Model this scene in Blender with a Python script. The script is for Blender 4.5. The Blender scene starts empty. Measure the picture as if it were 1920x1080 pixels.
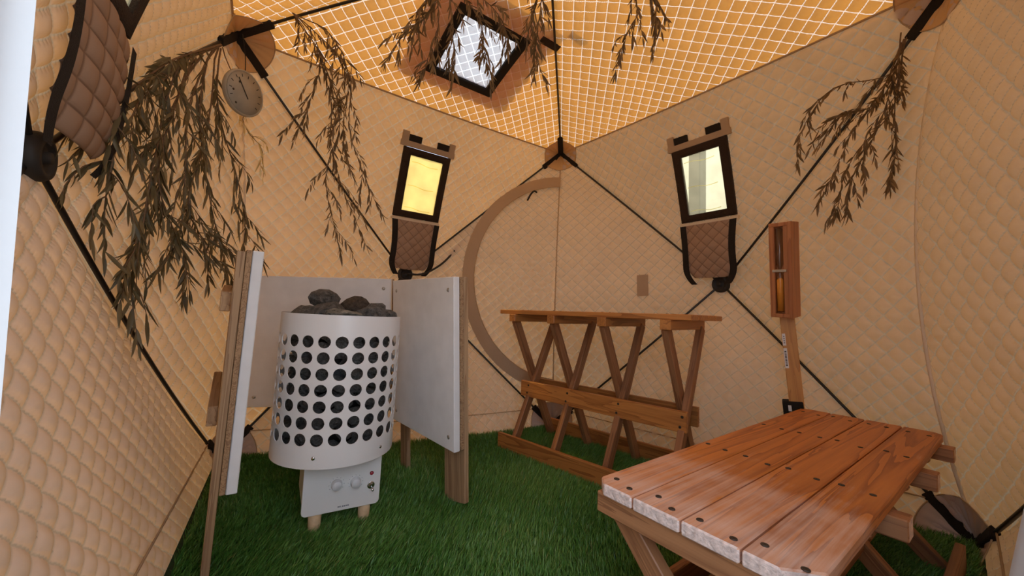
import bpy, bmesh, math, random
import numpy as np
from mathutils import Vector, Matrix

random.seed(7)
rng = np.random.default_rng(7)
scene = bpy.context.scene
COL = scene.collection

# ---------------------------------------------------------------- camera
def cam_basis(yaw, pitch, roll):
    yaw, pitch, roll = map(math.radians, (yaw, pitch, roll))
    f = Vector((math.sin(yaw)*math.cos(pitch), math.cos(yaw)*math.cos(pitch), math.sin(pitch)))
    r0 = Vector((math.cos(yaw), -math.sin(yaw), 0)); u0 = r0.cross(f)
    return f, math.cos(roll)*r0 + math.sin(roll)*u0, -math.sin(roll)*r0 + math.cos(roll)*u0
cf, cr, cu = cam_basis(34.46, 3.69, 1.93)
cam_data = bpy.data.cameras.new('camera'); cam = bpy.data.objects.new('camera', cam_data); COL.objects.link(cam)
m = Matrix.Identity(4)
for i in range(3):
    m[i][0], m[i][1], m[i][2] = cr[i], cu[i], -cf[i]
m.translation = (-0.84, -1.098, 0.70)
cam.matrix_world = m
cam_data.sensor_width = 36.0; cam_data.lens = 717/1920*36; cam_data.clip_start = 0.01
scene.camera = cam

# ---------------------------------------------------------------- light
world = bpy.data.worlds.new('sky'); scene.world = world; world.use_nodes = True
bg = world.node_tree.nodes['Background']
bg.inputs[0].default_value = (0.68, 0.82, 1.0, 1); bg.inputs[1].default_value = 2.8
sun_d = bpy.data.lights.new('sun', 'SUN'); sun_d.energy = 5.5; sun_d.angle = math.radians(1.0); sun_d.color = (1.0, 0.93, 0.82)
sun = bpy.data.objects.new('sun', sun_d); COL.objects.link(sun)
sun.rotation_euler = Vector((0.30, -0.50, -0.82)).to_track_quat('-Z', 'Y').to_euler()
vs = scene.view_settings
vs.view_transform = 'Standard'; vs.look = 'None'; vs.exposure = 0.58; vs.gamma = 1.0; vs.use_curve_mapping = False
scene.cycles.use_denoising = True
scene.cycles.max_bounces = 10; scene.cycles.diffuse_bounces = 6; scene.cycles.transmission_bounces = 8; scene.cycles.transparent_max_bounces = 8

# ---------------------------------------------------------------- materials
def new_mat(name):
    mt = bpy.data.materials.new(name); mt.use_nodes = True
    nt = mt.node_tree; nt.nodes.clear()
    out = nt.nodes.new('ShaderNodeOutputMaterial')
    return mt, nt, out
def N(nt, typ, **kw):
    n = nt.nodes.new(typ)
    for k, v in kw.items():
        if k.startswith('i_'):
            n.inputs[int(k[2:])].default_value = v
        else: setattr(n, k, v)
    return n
def ramp(nt, fac, stops):
    r = nt.nodes.new('ShaderNodeValToRGB'); e = r.color_ramp.elements
    while len(e) < len(stops): e.new(0.5)
    for q, (p, c) in zip(e, stops): q.position = p; q.color = (*c, 1) if len(c) == 3 else c
    nt.links.new(fac, r.inputs[0]); return r.outputs[0]
def mathn(nt, op, a, b=None, c=None):
    n = nt.nodes.new('ShaderNodeMath'); n.operation = op
    for i, v in enumerate((a, b, c)):
        if v is None: continue
        if isinstance(v, (int, float)): n.inputs[i].default_value = v
        else: nt.links.new(v, n.inputs[i])
    return n.outputs[0]
def mixc(nt, fac, a, b):
    n = nt.nodes.new('ShaderNodeMix'); n.data_type = 'RGBA'
    for s, v in ((n.inputs[0], fac), (n.inputs[6], a), (n.inputs[7], b)):
        if isinstance(v, (int, float)): s.default_value = v
        elif isinstance(v, tuple): s.default_value = (*v, 1)
        else: nt.links.new(v, s)
    return n.outputs[2]
def simple(name, col, rough=0.6, metal=0.0, noise=0.0, nscale=20.0, bump=0.0, coat=0.0):
    mt, nt, out = new_mat(name)
    p = N(nt, 'ShaderNodeBsdfPrincipled'); p.inputs['Roughness'].default_value = rough; p.inputs['Metallic'].default_value = metal
    p.inputs['Coat Weight'].default_value = coat
    p.inputs['Base Color'].default_value = (*col, 1)
    if noise or bump:
        tc = N(nt, 'ShaderNodeTexCoord'); nz = N(nt, 'ShaderNodeTexNoise'); nz.inputs['Scale'].default_value = nscale; nz.inputs['Detail'].default_value = 6
        nt.links.new(tc.outputs['Object'], nz.inputs['Vector'])
        if noise:
            c = ramp(nt, nz.outputs[0], [(0.3, tuple(v*(1-noise) for v in col)), (0.7, tuple(min(1, v*(1+noise)) for v in col))])
            nt.links.new(c, p.inputs['Base Color'])
        if bump:
            b = N(nt, 'ShaderNodeBump'); b.inputs['Strength'].default_value = bump; b.inputs['Distance'].default_value = 0.01
            nt.links.new(nz.outputs[0], b.inputs['Height']); nt.links.new(b.outputs[0], p.inputs['Normal'])
    nt.links.new(p.outputs[0], out.inputs[0]); return mt
def fabric(name, diff, trans, fac, stitch_trans=(0.95, 0.85, 0.78), stitch_fac=0.75, stitches=True, thread_shade=None, sw=(0.018, 0.075)):
    thread_shade = thread_shade or tuple(v*0.50 for v in diff)
    mt, nt, out = new_mat(name)
    tc = N(nt, 'ShaderNodeTexCoord')
    nz = N(nt, 'ShaderNodeTexNoise'); nz.inputs['Scale'].default_value = 5; nz.inputs['Detail'].default_value = 6
    nt.links.new(tc.outputs['Object'], nz.inputs['Vector'])
    nf = N(nt, 'ShaderNodeTexNoise'); nf.inputs['Scale'].default_value = 90; nf.inputs['Detail'].default_value = 3
    nt.links.new(tc.outputs['Object'], nf.inputs['Vector'])
    dc = ramp(nt, nz.outputs[0], [(0.3, tuple(v*0.93 for v in diff)), (0.7, diff)])
    mot = mathn(nt, 'ADD', mathn(nt, 'MULTIPLY', nz.outputs[0], 0.5), mathn(nt, 'MULTIPLY', nf.outputs[0], 0.5))
    tcol = ramp(nt, mot, [(0.35, tuple(v*0.78 for v in trans)), (0.65, trans)])
    d = N(nt, 'ShaderNodeBsdfDiffuse'); t = N(nt, 'ShaderNodeBsdfTranslucent'); mx = N(nt, 'ShaderNodeMixShader')
    if stitches:
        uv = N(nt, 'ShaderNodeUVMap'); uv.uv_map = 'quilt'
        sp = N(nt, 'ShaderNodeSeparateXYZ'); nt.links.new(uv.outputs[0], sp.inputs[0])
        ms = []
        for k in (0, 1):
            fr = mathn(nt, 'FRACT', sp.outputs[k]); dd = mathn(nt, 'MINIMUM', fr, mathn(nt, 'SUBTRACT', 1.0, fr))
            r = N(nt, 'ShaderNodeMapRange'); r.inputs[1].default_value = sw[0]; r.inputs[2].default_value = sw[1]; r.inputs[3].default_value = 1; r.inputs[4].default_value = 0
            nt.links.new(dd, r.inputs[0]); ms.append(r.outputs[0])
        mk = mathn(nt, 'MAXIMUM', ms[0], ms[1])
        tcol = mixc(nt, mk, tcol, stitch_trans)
        dc = mixc(nt, mathn(nt, 'MULTIPLY', mk, 0.8), dc, thread_shade)  # dark stitch tone paints in crease shadow; the roof uses a paler tone
        f = mathn(nt, 'MULTIPLY_ADD', mk, stitch_fac - fac, fac)
        nt.links.new(f, mx.inputs[0])
    else: mx.inputs[0].default_value = fac
    bp = N(nt, 'ShaderNodeBump'); bp.inputs['Strength'].default_value = 0.25; bp.inputs['Distance'].default_value = 0.004
    nt.links.new(mot, bp.inputs['Height']); nt.links.new(bp.outputs[0], d.inputs['Normal'])
    nt.links.new(dc, d.inputs[0]); nt.links.new(tcol, t.inputs[0])
    nt.links.new(d.outputs[0], mx.inputs[1]); nt.links.new(t.outputs[0], mx.inputs[2]); nt.links.new(mx.outputs[0], out.inputs[0])
    return mt
def wood(name, light, dark, rough=0.55, wear=None, scale=1.0, coat=0.0):
    """grain runs along the local X axis of each board"""
    mt, nt, out = new_mat(name)
    tc = N(nt, 'ShaderNodeTexCoord'); oi = N(nt, 'ShaderNodeObjectInfo')
    off = N(nt, 'ShaderNodeVectorMath'); off.operation = 'MULTIPLY_ADD'
    cv = N(nt, 'ShaderNodeCombineXYZ')
    for k in range(3): nt.links.new(mathn(nt, 'MULTIPLY', oi.outputs['Random'], 7.0 + 5*k), cv.inputs[k])
    nt.links.new(tc.outputs['Object'], off.inputs[0]); off.inputs[1].default_value = (0.75*scale, 16*scale, 16*scale); nt.links.new(cv.outputs[0], off.inputs[2])
    n1 = N(nt, 'ShaderNodeTexNoise'); n1.inputs['Scale'].default_value = 1.3; n1.inputs['Detail'].default_value = 3; n1.inputs['Distortion'].default_value = 0.8
    nt.links.new(off.outputs[0], n1.inputs['Vector'])
    rings = mathn(nt, 'FRACT', mathn(nt, 'MULTIPLY', n1.outputs[0], 6.0))
    rings = mathn(nt, 'POWER', rings, 2.2)
    off2 = N(nt, 'ShaderNodeVectorMath'); off2.operation = 'MULTIPLY_ADD'
    nt.links.new(tc.outputs['Object'], off2.inputs[0]); off2.inputs[1].default_value = (8, 220, 220); nt.links.new(cv.outputs[0], off2.inputs[2])
    n2 = N(nt, 'ShaderNodeTexNoise'); n2.inputs['Scale'].default_value = 1; n2.inputs['Detail'].default_value = 4
    nt.links.new(off2.outputs[0], n2.inputs['Vector'])
    g = mathn(nt, 'ADD', mathn(nt, 'MULTIPLY', rings, 0.65), mathn(nt, 'MULTIPLY', n2.outputs[0], 0.45))
    c = ramp(nt, g, [(0.1, light), (0.95, dark)])
    hv = N(nt, 'ShaderNodeHueSaturation'); nt.links.new(c, hv.inputs['Color'])
    nt.links.new(mathn(nt, 'MULTIPLY_ADD', oi.outputs['Random'], 0.3, 0.85), hv.inputs['Value'])
    c = hv.outputs[0]
    p = N(nt, 'ShaderNodeBsdfPrincipled'); p.inputs['Roughness'].default_value = rough; p.inputs['Coat Weight'].default_value = coat; p.inputs['Coat Roughness'].default_value = 0.35
    if wear:
        # whitened, scuffed grain toward the worn end of the board (local -X end) and speckles
        w3 = N(nt, 'ShaderNodeTexNoise'); w3.inputs['Scale'].default_value = 7; w3.inputs['Detail'].default_value = 5
        nt.links.new(tc.outputs['Object'], w3.inputs['Vector'])
        sp = N(nt, 'ShaderNodeSeparateXYZ'); nt.links.new(tc.outputs['Object'], sp.inputs[0])
        r = N(nt, 'ShaderNodeMapRange'); r.inputs[1].default_value = -0.56; r.inputs[2].default_value = 0.05; r.inputs[3].default_value = 0.22; r.inputs[4].default_value = -0.14
        nt.links.new(sp.outputs[0], r.inputs[0])
        a = mathn(nt, 'ADD', mathn(nt, 'MULTIPLY', w3.outputs[0], 0.75), mathn(nt, 'MULTIPLY', n2.outputs[0], 0.45))
        a = mathn(nt, 'ADD', a, r.outputs[0])
        mk = N(nt, 'ShaderNodeMapRange'); mk.inputs[1].default_value = 0.62; mk.inputs[2].default_value = 1.05; mk.inputs[3].default_value = 0; mk.inputs[4].default_value = 0.8
        nt.links.new(a, mk.inputs[0])
        c = mixc(nt, mk.outputs[0], c, wear)
    nt.links.new(c, p.inputs['Base Color'])
    b = N(nt, 'ShaderNodeBump'); b.inputs['Strength'].default_value = 0.25; b.inputs['Distance'].default_value = 0.002
    nt.links.new(g, b.inputs['Height']); nt.links.new(b.outputs[0], p.inputs['Normal'])
    nt.links.new(p.outputs[0], out.inputs[0]); return mt

MAT = {}
MAT['wall'] = fabric('quilted_wall_fabric', (0.60, 0.505, 0.45), (0.92, 0.42, 0.12), 0.075, stitch_trans=(0.94, 0.60, 0.32), stitch_fac=0.075, thread_shade=(.27, .225, .185))  # dark stitch tone: shadow lines painted into the wall colour
MAT['roof'] = fabric('quilted_roof_fabric', (0.66, 0.48, 0.31), (0.90, 0.36, 0.055), 0.115, stitch_trans=(0.97, 0.80, 0.66), stitch_fac=0.20, thread_shade=(.7,.6,.48), sw=(0.012, 0.052))
MAT['outer'] = fabric('outer_roof_flap', (0.5, 0.3, 0.16), (0.8, 0.33, 0.05), 0.5, stitches=False)
MAT['patch'] = fabric('patch_fabric', (0.68, 0.47, 0.25), (0.80, 0.38, 0.10), 0.14, stitches=False)
MAT['ribbon'] = fabric('ribbon_fabric', (0.52, 0.39, 0.27), (0.6, 0.33, 0.14), 0.08, stitches=False)
MAT['piping'] = fabric('piping_fabric', (0.50, 0.37, 0.24), (0.6, 0.33, 0.14), 0.08, stitches=False)
MAT['seam_light'] = fabric('seam_tape', (0.86, 0.74, 0.58), (0.8, 0.55, 0.3), 0.08, stitches=False)
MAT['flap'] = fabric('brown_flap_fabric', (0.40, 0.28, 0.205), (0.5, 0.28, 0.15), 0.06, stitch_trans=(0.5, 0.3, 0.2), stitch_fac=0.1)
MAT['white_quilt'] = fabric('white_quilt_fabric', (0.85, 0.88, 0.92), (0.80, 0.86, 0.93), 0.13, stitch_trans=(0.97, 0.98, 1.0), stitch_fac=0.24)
MAT['hem'] = fabric('white_hem_fabric', (0.50, 0.49, 0.49), (0.8, 0.75, 0.7), 0.15, stitches=False)
MAT['black'] = simple('black_pole', (0.012, 0.011, 0.011), 0.35)
MAT['velcro'] = simple('black_velcro', (0.014, 0.010, 0.008), 0.95, bump=0.6, nscale=400)
MAT['brownvelcro'] = simple('dark_brown_velcro', (0.035, 0.018, 0.010), 0.95, bump=0.8, nscale=250)
MAT['rubber'] = simple('black_rubber', (0.02, 0.018, 0.017), 0.6)
MAT['cedar'] = wood('cedar_orange', (0.56, 0.235, 0.06), (0.27, 0.09, 0.022), 0.45, coat=0.15)
MAT['cedar_top'] = wood('cedar_worn', (0.68, 0.235, 0.045), (0.30, 0.075, 0.015), 0.48, wear=(0.82, 0.64, 0.56), coat=0.06)
MAT['cedar_leg'] = wood('cedar_leg', (0.40, 0.185, 0.08), (0.20, 0.08, 0.033), 0.55)
MAT['endgrain'] = simple('weathered_end_grain', (0.70, 0.55, 0.49), 0.8, noise=0.25, nscale=120, bump=0.4)
MAT['ply'] = wood('plywood', (0.50, 0.32, 0.17), (0.28, 0.155, 0.075), 0.7)
MAT['plyedge'] = wood('plywood_edge', (0.46, 0.29, 0.155), (0.17, 0.085, 0.04), 0.75, scale=3.0)
MAT['legwood'] = wood('shield_leg_wood', (0.46, 0.30, 0.165), (0.24, 0.13, 0.065), 0.7)
MAT['bamboo'] = wood('timer_wood', (0.50, 0.20, 0.075), (0.30, 0.10, 0.035), 0.45)
MAT['postwood'] = wood('post_wood', (0.62, 0.32, 0.10), (0.44, 0.20, 0.06), 0.5)
MAT['board'] = simple('white_board', (0.80, 0.80, 0.80), 0.75, noise=0.05, nscale=14, bump=0.12)
MAT['stove'] = simple('white_enamel', (0.82, 0.81, 0.80), 0.32, noise=0.02, nscale=6)
MAT['stove_in'] = simple('inner_steel', (0.10, 0.10, 0.10), 0.5, metal=0.6)
MAT['chrome'] = simple('chrome', (0.6, 0.6, 0.6), 0.25, metal=1.0)
MAT['screw'] = simple('galvanised_screw', (0.50, 0.48, 0.46), 0.35, metal=0.9)
MAT['darkscrew'] = simple('dark_screw', (0.06, 0.045, 0.035), 0.5, metal=0.5)
MAT['knob'] = simple('grey_white_knob', (0.72, 0.72, 0.74), 0.4)
MAT['red'] = simple('red_lamp_lens', (0.25, 0.008, 0.02), 0.15, coat=0.6)
MAT['ink'] = simple('grey_ink', (0.22, 0.22, 0.25), 0.7)
MAT['blackink'] = simple('black_ink', (0.02, 0.02, 0.02), 0.7)
MAT['paper'] = simple('white_paper', (0.80, 0.78, 0.76), 0.7)
MAT['footwood'] = simple('pale_wood_foot', (0.62, 0.44, 0.26), 0.6, noise=0.12, nscale=60)
MAT['turf_base'] = simple('turf_backing', (0.012, 0.035, 0.008), 0.95, noise=0.4, nscale=60)
MAT['ground'] = simple('concrete_ground', (0.42, 0.40, 0.37), 0.9, noise=0.15, nscale=5)
MAT['greypost'] = simple('grey_post', (0.16, 0.18, 0.20), 0.6)
MAT['bark'] = simple('dry_twig', (0.16, 0.10, 0.055), 0.8, noise=0.3, nscale=80)
MAT['dial'] = simple('dial_face', (0.40, 0.36, 0.29), 0.45, noise=0.12, nscale=18)
MAT['sand'] = simple('orange_sand', (0.85, 0.36, 0.04), 0.8)
MAT['wall_plain'] = fabric('plain_wall_fabric', (0.56, 0.475, 0.42), (0.9, 0.42, 0.12), 0.07, stitches=False)
MAT['tag'] = fabric('tag_fabric', (0.55, 0.40, 0.27), (0.55, 0.3, 0.12), 0.15, stitches=False)

def leaf_mat(name, c1, c2):
    mt, nt, out = new_mat(name)
    oi = N(nt, 'ShaderNodeObjectInfo')
    c = ramp(nt, oi.outputs['Random'], [(0.0, c1), (1.0, c2)])
    d = N(nt, 'ShaderNodeBsdfPrincipled'); d.inputs['Roughness'].default_value = 0.55
    t = N(nt, 'ShaderNodeBsdfTranslucent'); mx = N(nt, 'ShaderNodeMixShader'); mx.inputs[0].default_value = 0.12
    nt.links.new(c, d.inputs['Base Color']); nt.links.new(c, t.inputs[0])
    nt.links.new(d.outputs[0], mx.inputs[1]); nt.links.new(t.outputs[0], mx.inputs[2]); nt.links.new(mx.outputs[0], out.inputs[0])
    return mt
MAT['leaf'] = leaf_mat('dry_leaf', (0.12, 0.075, 0.032), (0.24, 0.15, 0.068))
MAT['leaf_olive'] = leaf_mat('dark_olive_leaf', (0.085, 0.068, 0.03), (0.20, 0.155, 0.075))
MAT['leaf_lit'] = leaf_mat('lit_yellow_leaf', (0.72, 0.56, 0.24), (0.85, 0.74, 0.42))  # brighter leaf copy: light striking one sprig, painted into its colour

def turf_mat():
    mt, nt, out = new_mat('turf_blade')
    at = N(nt, 'ShaderNodeAttribute'); at.attribute_name = 'shade'
    c = ramp(nt, at.outputs['Fac'], [(0.0, (0.035, 0.13, 0.018)), (0.55, (0.10, 0.26, 0.04)), (0.9, (0.22, 0.40, 0.10)), (1.0, (0.30, 0.30, 0.10))])
    p = N(nt, 'ShaderNodeBsdfPrincipled'); p.inputs['Roughness'].default_value = 0.42
    nt.links.new(c, p.inputs['Base Color']); nt.links.new(p.outputs[0], out.inputs[0]); return mt
MAT['turf'] = turf_mat()
def film_mat(name, tint, tfac):
    mt, nt, out = new_mat(name)
    tc = N(nt, 'ShaderNodeTexCoord'); nz = N(nt, 'ShaderNodeTexNoise'); nz.inputs['Scale'].default_value = 9; nz.inputs['Detail'].default_value = 5
    nt.links.new(tc.outputs['Object'], nz.inputs['Vector'])
    c = ramp(nt, nz.outputs[0], [(0.3, tuple(v*0.75 for v in tint)), (0.65, tint)])
    tr = N(nt, 'ShaderNodeBsdfTransparent'); tl = N(nt, 'ShaderNodeBsdfTranslucent'); gl = N(nt, 'ShaderNodeBsdfGlossy'); gl.inputs['Roughness'].default_value = 0.25
    nt.links.new(c, tr.inputs[0]); nt.links.new(c, tl.inputs[0])
    a = N(nt, 'ShaderNodeMixShader'); a.inputs[0].default_value = tfac; b = N(nt, 'ShaderNodeMixShader'); b.inputs[0].default_value = 0.05
    nt.links.new(tl.outputs[0], a.inputs[1]); nt.links.new(tr.outputs[0], a.inputs[2])
    nt.links.new(a.outputs[0], b.inputs[1]); nt.links.new(gl.outputs[0], b.inputs[2]); nt.links.new(b.outputs[0], out.inputs[0]); return mt
MAT['film_yellow'] = film_mat('yellowed_film', (0.36, 0.23, 0.065), 0.4)
MAT['film_cream'] = film_mat('creamy_film', (0.46, 0.36, 0.20), 0.75)
MAT['crease'] = film_mat('film_crease', (0.9, 0.82, 0.5), 0.6)
MAT['glass'] = film_mat('timer_glass', (0.93, 0.90, 0.84), 0.85)

# ---------------------------------------------------------------- helpers
def link(o, parent=None, mw=None):
    COL.objects.link(o)
    mw = mw or Matrix.Identity(4)
    if parent is not None:
        o.parent = parent
        o.matrix_basis = WORLD[parent.name].inverted() @ mw
    else: o.matrix_basis = mw
    WORLD[o.name] = mw
    return o
WORLD = {}
def empty(name, mw, label=None, cat=None, group=None, kind=None):
    o = bpy.data.objects.new(name, None); o.empty_display_size = 0.05
    link(o, None, mw); tag(o, label, cat, group, kind); return o
def tag(o, label=None, cat=None, group=None, kind=None):
    for k, v in (('label', label), ('category', cat), ('group', group), ('kind', kind)):
        if v: o[k] = v
    return o
def T(x, y, z): return Matrix.Translation((x, y, z))
def frame(origin, ex, ez_hint=(0, 0, 1)):
    """matrix with local X along ex and local Z near ez_hint"""
    x = Vector(ex).normalized(); z = Vector(ez_hint); y = z.cross(x).normalized(); z = x.cross(y)
    mm = Matrix.Identity(4)
    for i in range(3): mm[i][0], mm[i][1], mm[i][2] = x[i], y[i], z[i]
    mm.translation = origin; return mm
def mesh_np(name, verts, faces, smooth=False, uv=None):
    me = bpy.data.meshes.new(name)
    verts = np.asarray(verts, np.float32); faces = np.asarray(faces, np.int32)
    me.vertices.add(len(verts)); me.vertices.foreach_set('co', verts.ravel())
    k = faces.shape[1]; n = len(faces)
    me.loops.add(n*k); me.loops.foreach_set('vertex_index', faces.ravel())
    me.polygons.add(n); me.polygons.foreach_set('loop_start', np.arange(0, n*k, k, dtype=np.int32))
    me.update(calc_edges=True)
    if smooth: me.polygons.foreach_set('use_smooth', np.ones(n, bool))
    if uv is not None:
        l = me.uv_layers.new(name='quilt'); l.data.foreach_set('uv', np.asarray(uv, np.float32)[faces.ravel()].ravel())
    me.validate(); return me
def put(name, me, mat, parent=None, mw=None, label=None, cat=None, group=None, kind=None):
    if mat is not None and not me.materials:
        for mm in (mat if isinstance(mat, (list, tuple)) else [mat]): me.materials.append(mm)
    o = bpy.data.objects.new(name, me); link(o, parent, mw); return tag(o, label, cat, group, kind)
def bm_mesh(name, bm, smooth=False):
    me = bpy.data.meshes.new(name); bm.normal_update(); bm.to_mesh(me); bm.free()
    if smooth: me.polygons.foreach_set('use_smooth', np.ones(len(me.polygons), bool))
    return me
def box_mesh(sx, sy, sz, bevel=0.002, endmat=False):
    bm = bmesh.new(); bmesh.ops.create_cube(bm, size=1.0)
    bmesh.ops.scale(bm, vec=(sx, sy, sz), verts=bm.verts)
    if bevel: bmesh.ops.bevel(bm, geom=bm.edges[:], offset=bevel, segments=1, affect='EDGES')
    if endmat:
        for f in bm.faces:
            f.normal_update()
            if abs(f.normal.x) > 0.9: f.material_index = 1
    return bm_mesh('box', bm)
def prism_mesh(pts, z0, z1, bevel=0.0, endmat=None):
    bm = bmesh.new()
    lo = [bm.verts.new((x, y, z0)) for x, y in pts]; hi = [bm.verts.new((x, y, z1)) for x, y in pts]
    bm.faces.new(lo[::-1]); bm.faces.new(hi); n = len(pts)
    for i in range(n): bm.faces.new((lo[i], lo[(i+1) % n], hi[(i+1) % n], hi[i]))
    bmesh.ops.recalc_face_normals(bm, faces=bm.faces)
    if bevel: bmesh.ops.bevel(bm, geom=bm.edges[:], offset=bevel, segments=1, affect='EDGES')
    if endmat is not None:
        for f in bm.faces:
            f.normal_update()
            if abs(f.normal.x) > 0.6: f.material_index = 1
    return bm_mesh('prism', bm)
def lathe_mesh(prof, n=32, smooth=True, cap=True):
    """prof = [(radius, z)] ; surface of revolution about Z"""
    v = []; f = []
    for r, z in prof:
        for i in range(n):
            a = 2*math.pi*i/n; v.append((r*math.cos(a), r*math.sin(a), z))
    for k in range(len(prof)-1):
        for i in range(n): f.append((k*n+i, k*n+(i+1) % n, (k+1)*n+(i+1) % n, (k+1)*n+i))
    me = bpy.data.meshes.new('lathe')
    if cap: f += [tuple(range(n))[::-1], tuple((len(prof)-1)*n+i for i in range(n))]
    me.from_pydata(v, [], f)
    if smooth:
        for p in me.polygons: p.use_smooth = len(p.vertices) == 4
    return me
def catmull(pts, per=6):
    P = np.array(pts, float); P = np.vstack([2*P[0]-P[1], P, 2*P[-1]-P[-2]]); out = []
    for i in range(1, len(P)-2):
        for t in np.linspace(0, 1, per, endpoint=False):
            a, b, c, d = P[i-1], P[i], P[i+1], P[i+2]
            out.append(0.5*((2*b) + (c-a)*t + (2*a-5*b+4*c-d)*t*t + (-a+3*b-3*c+d)*t**3))
    out.append(P[-2]); return np.array(out)
def tube_arrays(path, rad, sides=8):
    P = np.asarray(path, float); n = len(P); rad = np.broadcast_to(np.asarray(rad, float), (n,))
    tan = np.gradient(P, axis=0); tan /= np.linalg.norm(tan, axis=1)[:, None] + 1e-12
    ref = np.array([0, 0, 1.0]) if abs(tan[0, 2]) < 0.9 else np.array([1.0, 0, 0])
    v = []; nrm = np.cross(tan[0], ref); nrm /= np.linalg.norm(nrm)
    for i in range(n):
        nrm = nrm - tan[i]*(nrm @ tan[i]); nrm /= np.linalg.norm(nrm); b = np.cross(tan[i], nrm)
        for k in range(sides):
            a = 2*math.pi*k/sides; v.append(P[i] + rad[i]*(math.cos(a)*nrm + math.sin(a)*b))
    f = [(i*sides+k, i*sides+(k+1) % sides, (i+1)*sides+(k+1) % sides, (i+1)*sides+k) for i in range(n-1) for k in range(sides)]
    return np.array(v), np.array(f)
def tube_mesh(path, rad, sides=8):
    v, f = tube_arrays(path, rad, sides); n = len(v)//sides
    me = bpy.data.meshes.new('tube')
    me.from_pydata([tuple(x) for x in v], [], [tuple(x) for x in f] + [tuple(range(sides))[::-1], tuple((n-1)*sides+k for k in range(sides))])
    for p in me.polygons: p.use_smooth = len(p.vertices) == 4
    return me

# ================================================================ the tent shell
def V3(*a): return np.array(a, float)
hubA, hubB, hubD, hubC, hubR = V3(-.05, 1.25, .915), V3(1.25, -.05, .89), V3(-1.2, -.02, .96), V3(0.0, -1.27, .90), V3(.04, 0, 2.10)
tDA, tAB, tBC, tCD = V3(-.969, .90, 1.86), V3(.952, .944, 1.86), V3(1.027, -.933, 1.86), V3(-1.02, -1.0, 1.86)
bDA, bAB, bBC, bCD = V3(-.914, 1.085, 0), V3(.766, .75, 0), V3(1.135, -.92, 0), V3(-1.06, -1.06, 0)
CENTER = V3(0, 0, 0.95)
QP = 0.049      # quilt pitch in metres

class Panel:
    """triangle of fabric between two poles (hub-c1, hub-c2) and a sewn edge c1-c2"""
    def __init__(s, hub, c1, c2, bow1, bow2, sag):
        s.hub, s.c1, s.c2, s.b1, s.b2, s.sag = hub, c1, c2, bow1, bow2, sag
        n = np.cross(c1-hub, c2-hub); n /= np.linalg.norm(n)
        mid = (hub+c1+c2)/3
        if n @ (CENTER-mid) < 0: n = -n
        s.n = n
        eh = c2-c1; eh = eh/np.linalg.norm(eh)
        s.eh = eh; s.ev = np.cross(n, eh)
        if s.ev @ ((c1+c2)/2-hub) < 0: s.ev = -s.ev
        A = np.array([[(c1-hub) @ s.eh, (c2-hub) @ s.eh], [(c1-hub) @ s.ev, (c2-hub) @ s.ev]]); s.inv = np.linalg.inv(A)
    def P(s, a, t):
        a = np.asarray(a, float)[..., None]; t = np.asarray(t, float)[..., None]
        p1 = s.hub + (s.c1-s.hub)*a + 4*a*(1-a)*s.b1
        p2 = s.hub + (s.c2-s.hub)*a + 4*a*(1-a)*s.b2
        return p1*(1-t) + p2*t + a**2*4*t*(1-t)*s.sag
    def local(s, X):
        d = X - s.hub; return d @ s.eh, d @ s.ev
    def surf(s, h, v, off=0.0):
        """point on the hanging cloth above plane coordinates (h, v) measured from the hub"""
        h = np.asarray(h, float); v = np.asarray(v, float)
        a = s.inv[0, 0]*h + s.inv[0, 1]*v; b = s.inv[1, 0]*h + s.inv[1, 1]*v
        q = np.maximum(a+b, 1e-6)
        return s.P(q, b/q) + off*s.n
def wrinkle(X, seed):
    r = np.random.default_rng(seed); w = 0
    for k in range(5):
        d = r.normal(size=3); d /= np.linalg.norm(d); w = w + np.sin(X @ d*(5+4*k) + r.uniform(0, 6))*(0.0040/(1+0.7*k))
    return w
def panel_mesh(pn, seed, res=0.0068, holes=(), amp=0.0115):
    L = np.linalg.norm(pn.c2-pn.c1); Hh = abs(pn.local(pn.c1)[1])
    ns = int(Hh/res); nt_ = int(L/res)
    S, Tt = np.meshgrid(np.linspace(0.02, 1, ns+1), np.linspace(0, 1, nt_+1), indexing='ij')
    X = pn.P(S, Tt); h, v = pn.local(X)
    ua, ub = (h+v)/math.sqrt(2)/QP, (h-v)/math.sqrt(2)/QP
    pil = np.sqrt(np.abs(np.sin(np.pi*ua)*np.sin(np.pi*ub)))
    edge = np.minimum.reduce([S*L*Tt, S*L*(1-Tt), (1-S)*Hh])
    fade = np.clip(edge/0.03, 0, 1); fade = fade*fade*(3-2*fade)
    X = X + (fade*(amp*pil + wrinkle(X, seed)))[..., None]*pn.n
    idx = np.arange((ns+1)*(nt_+1)).reshape(ns+1, nt_+1)
    q = np.stack([idx[:-1, :-1], idx[1:, :-1], idx[1:, 1:], idx[:-1, 1:]], -1).reshape(-1, 4)
    keep = np.ones(len(q), bool)
    hc = (h[:-1, :-1]+h[1:, 1:]).ravel()/2; vc = (v[:-1, :-1]+v[1:, 1:]).ravel()/2
    for hf in holes: keep &= ~hf(hc, vc)
    q = q[keep]
    used = np.zeros(idx.size, bool); used[q.ravel()] = True; remap = np.cumsum(used)-1
    uv = np.stack([ua.ravel(), ub.ravel()], 1)[used]
    return mesh_np('panel', X.reshape(-1, 3)[used], remap[q], True, uv)
def rect_hole(h0, h1, v0, v1): return lambda h, v: (h > h0) & (h < h1) & (v > v0) & (v < v1)

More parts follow.
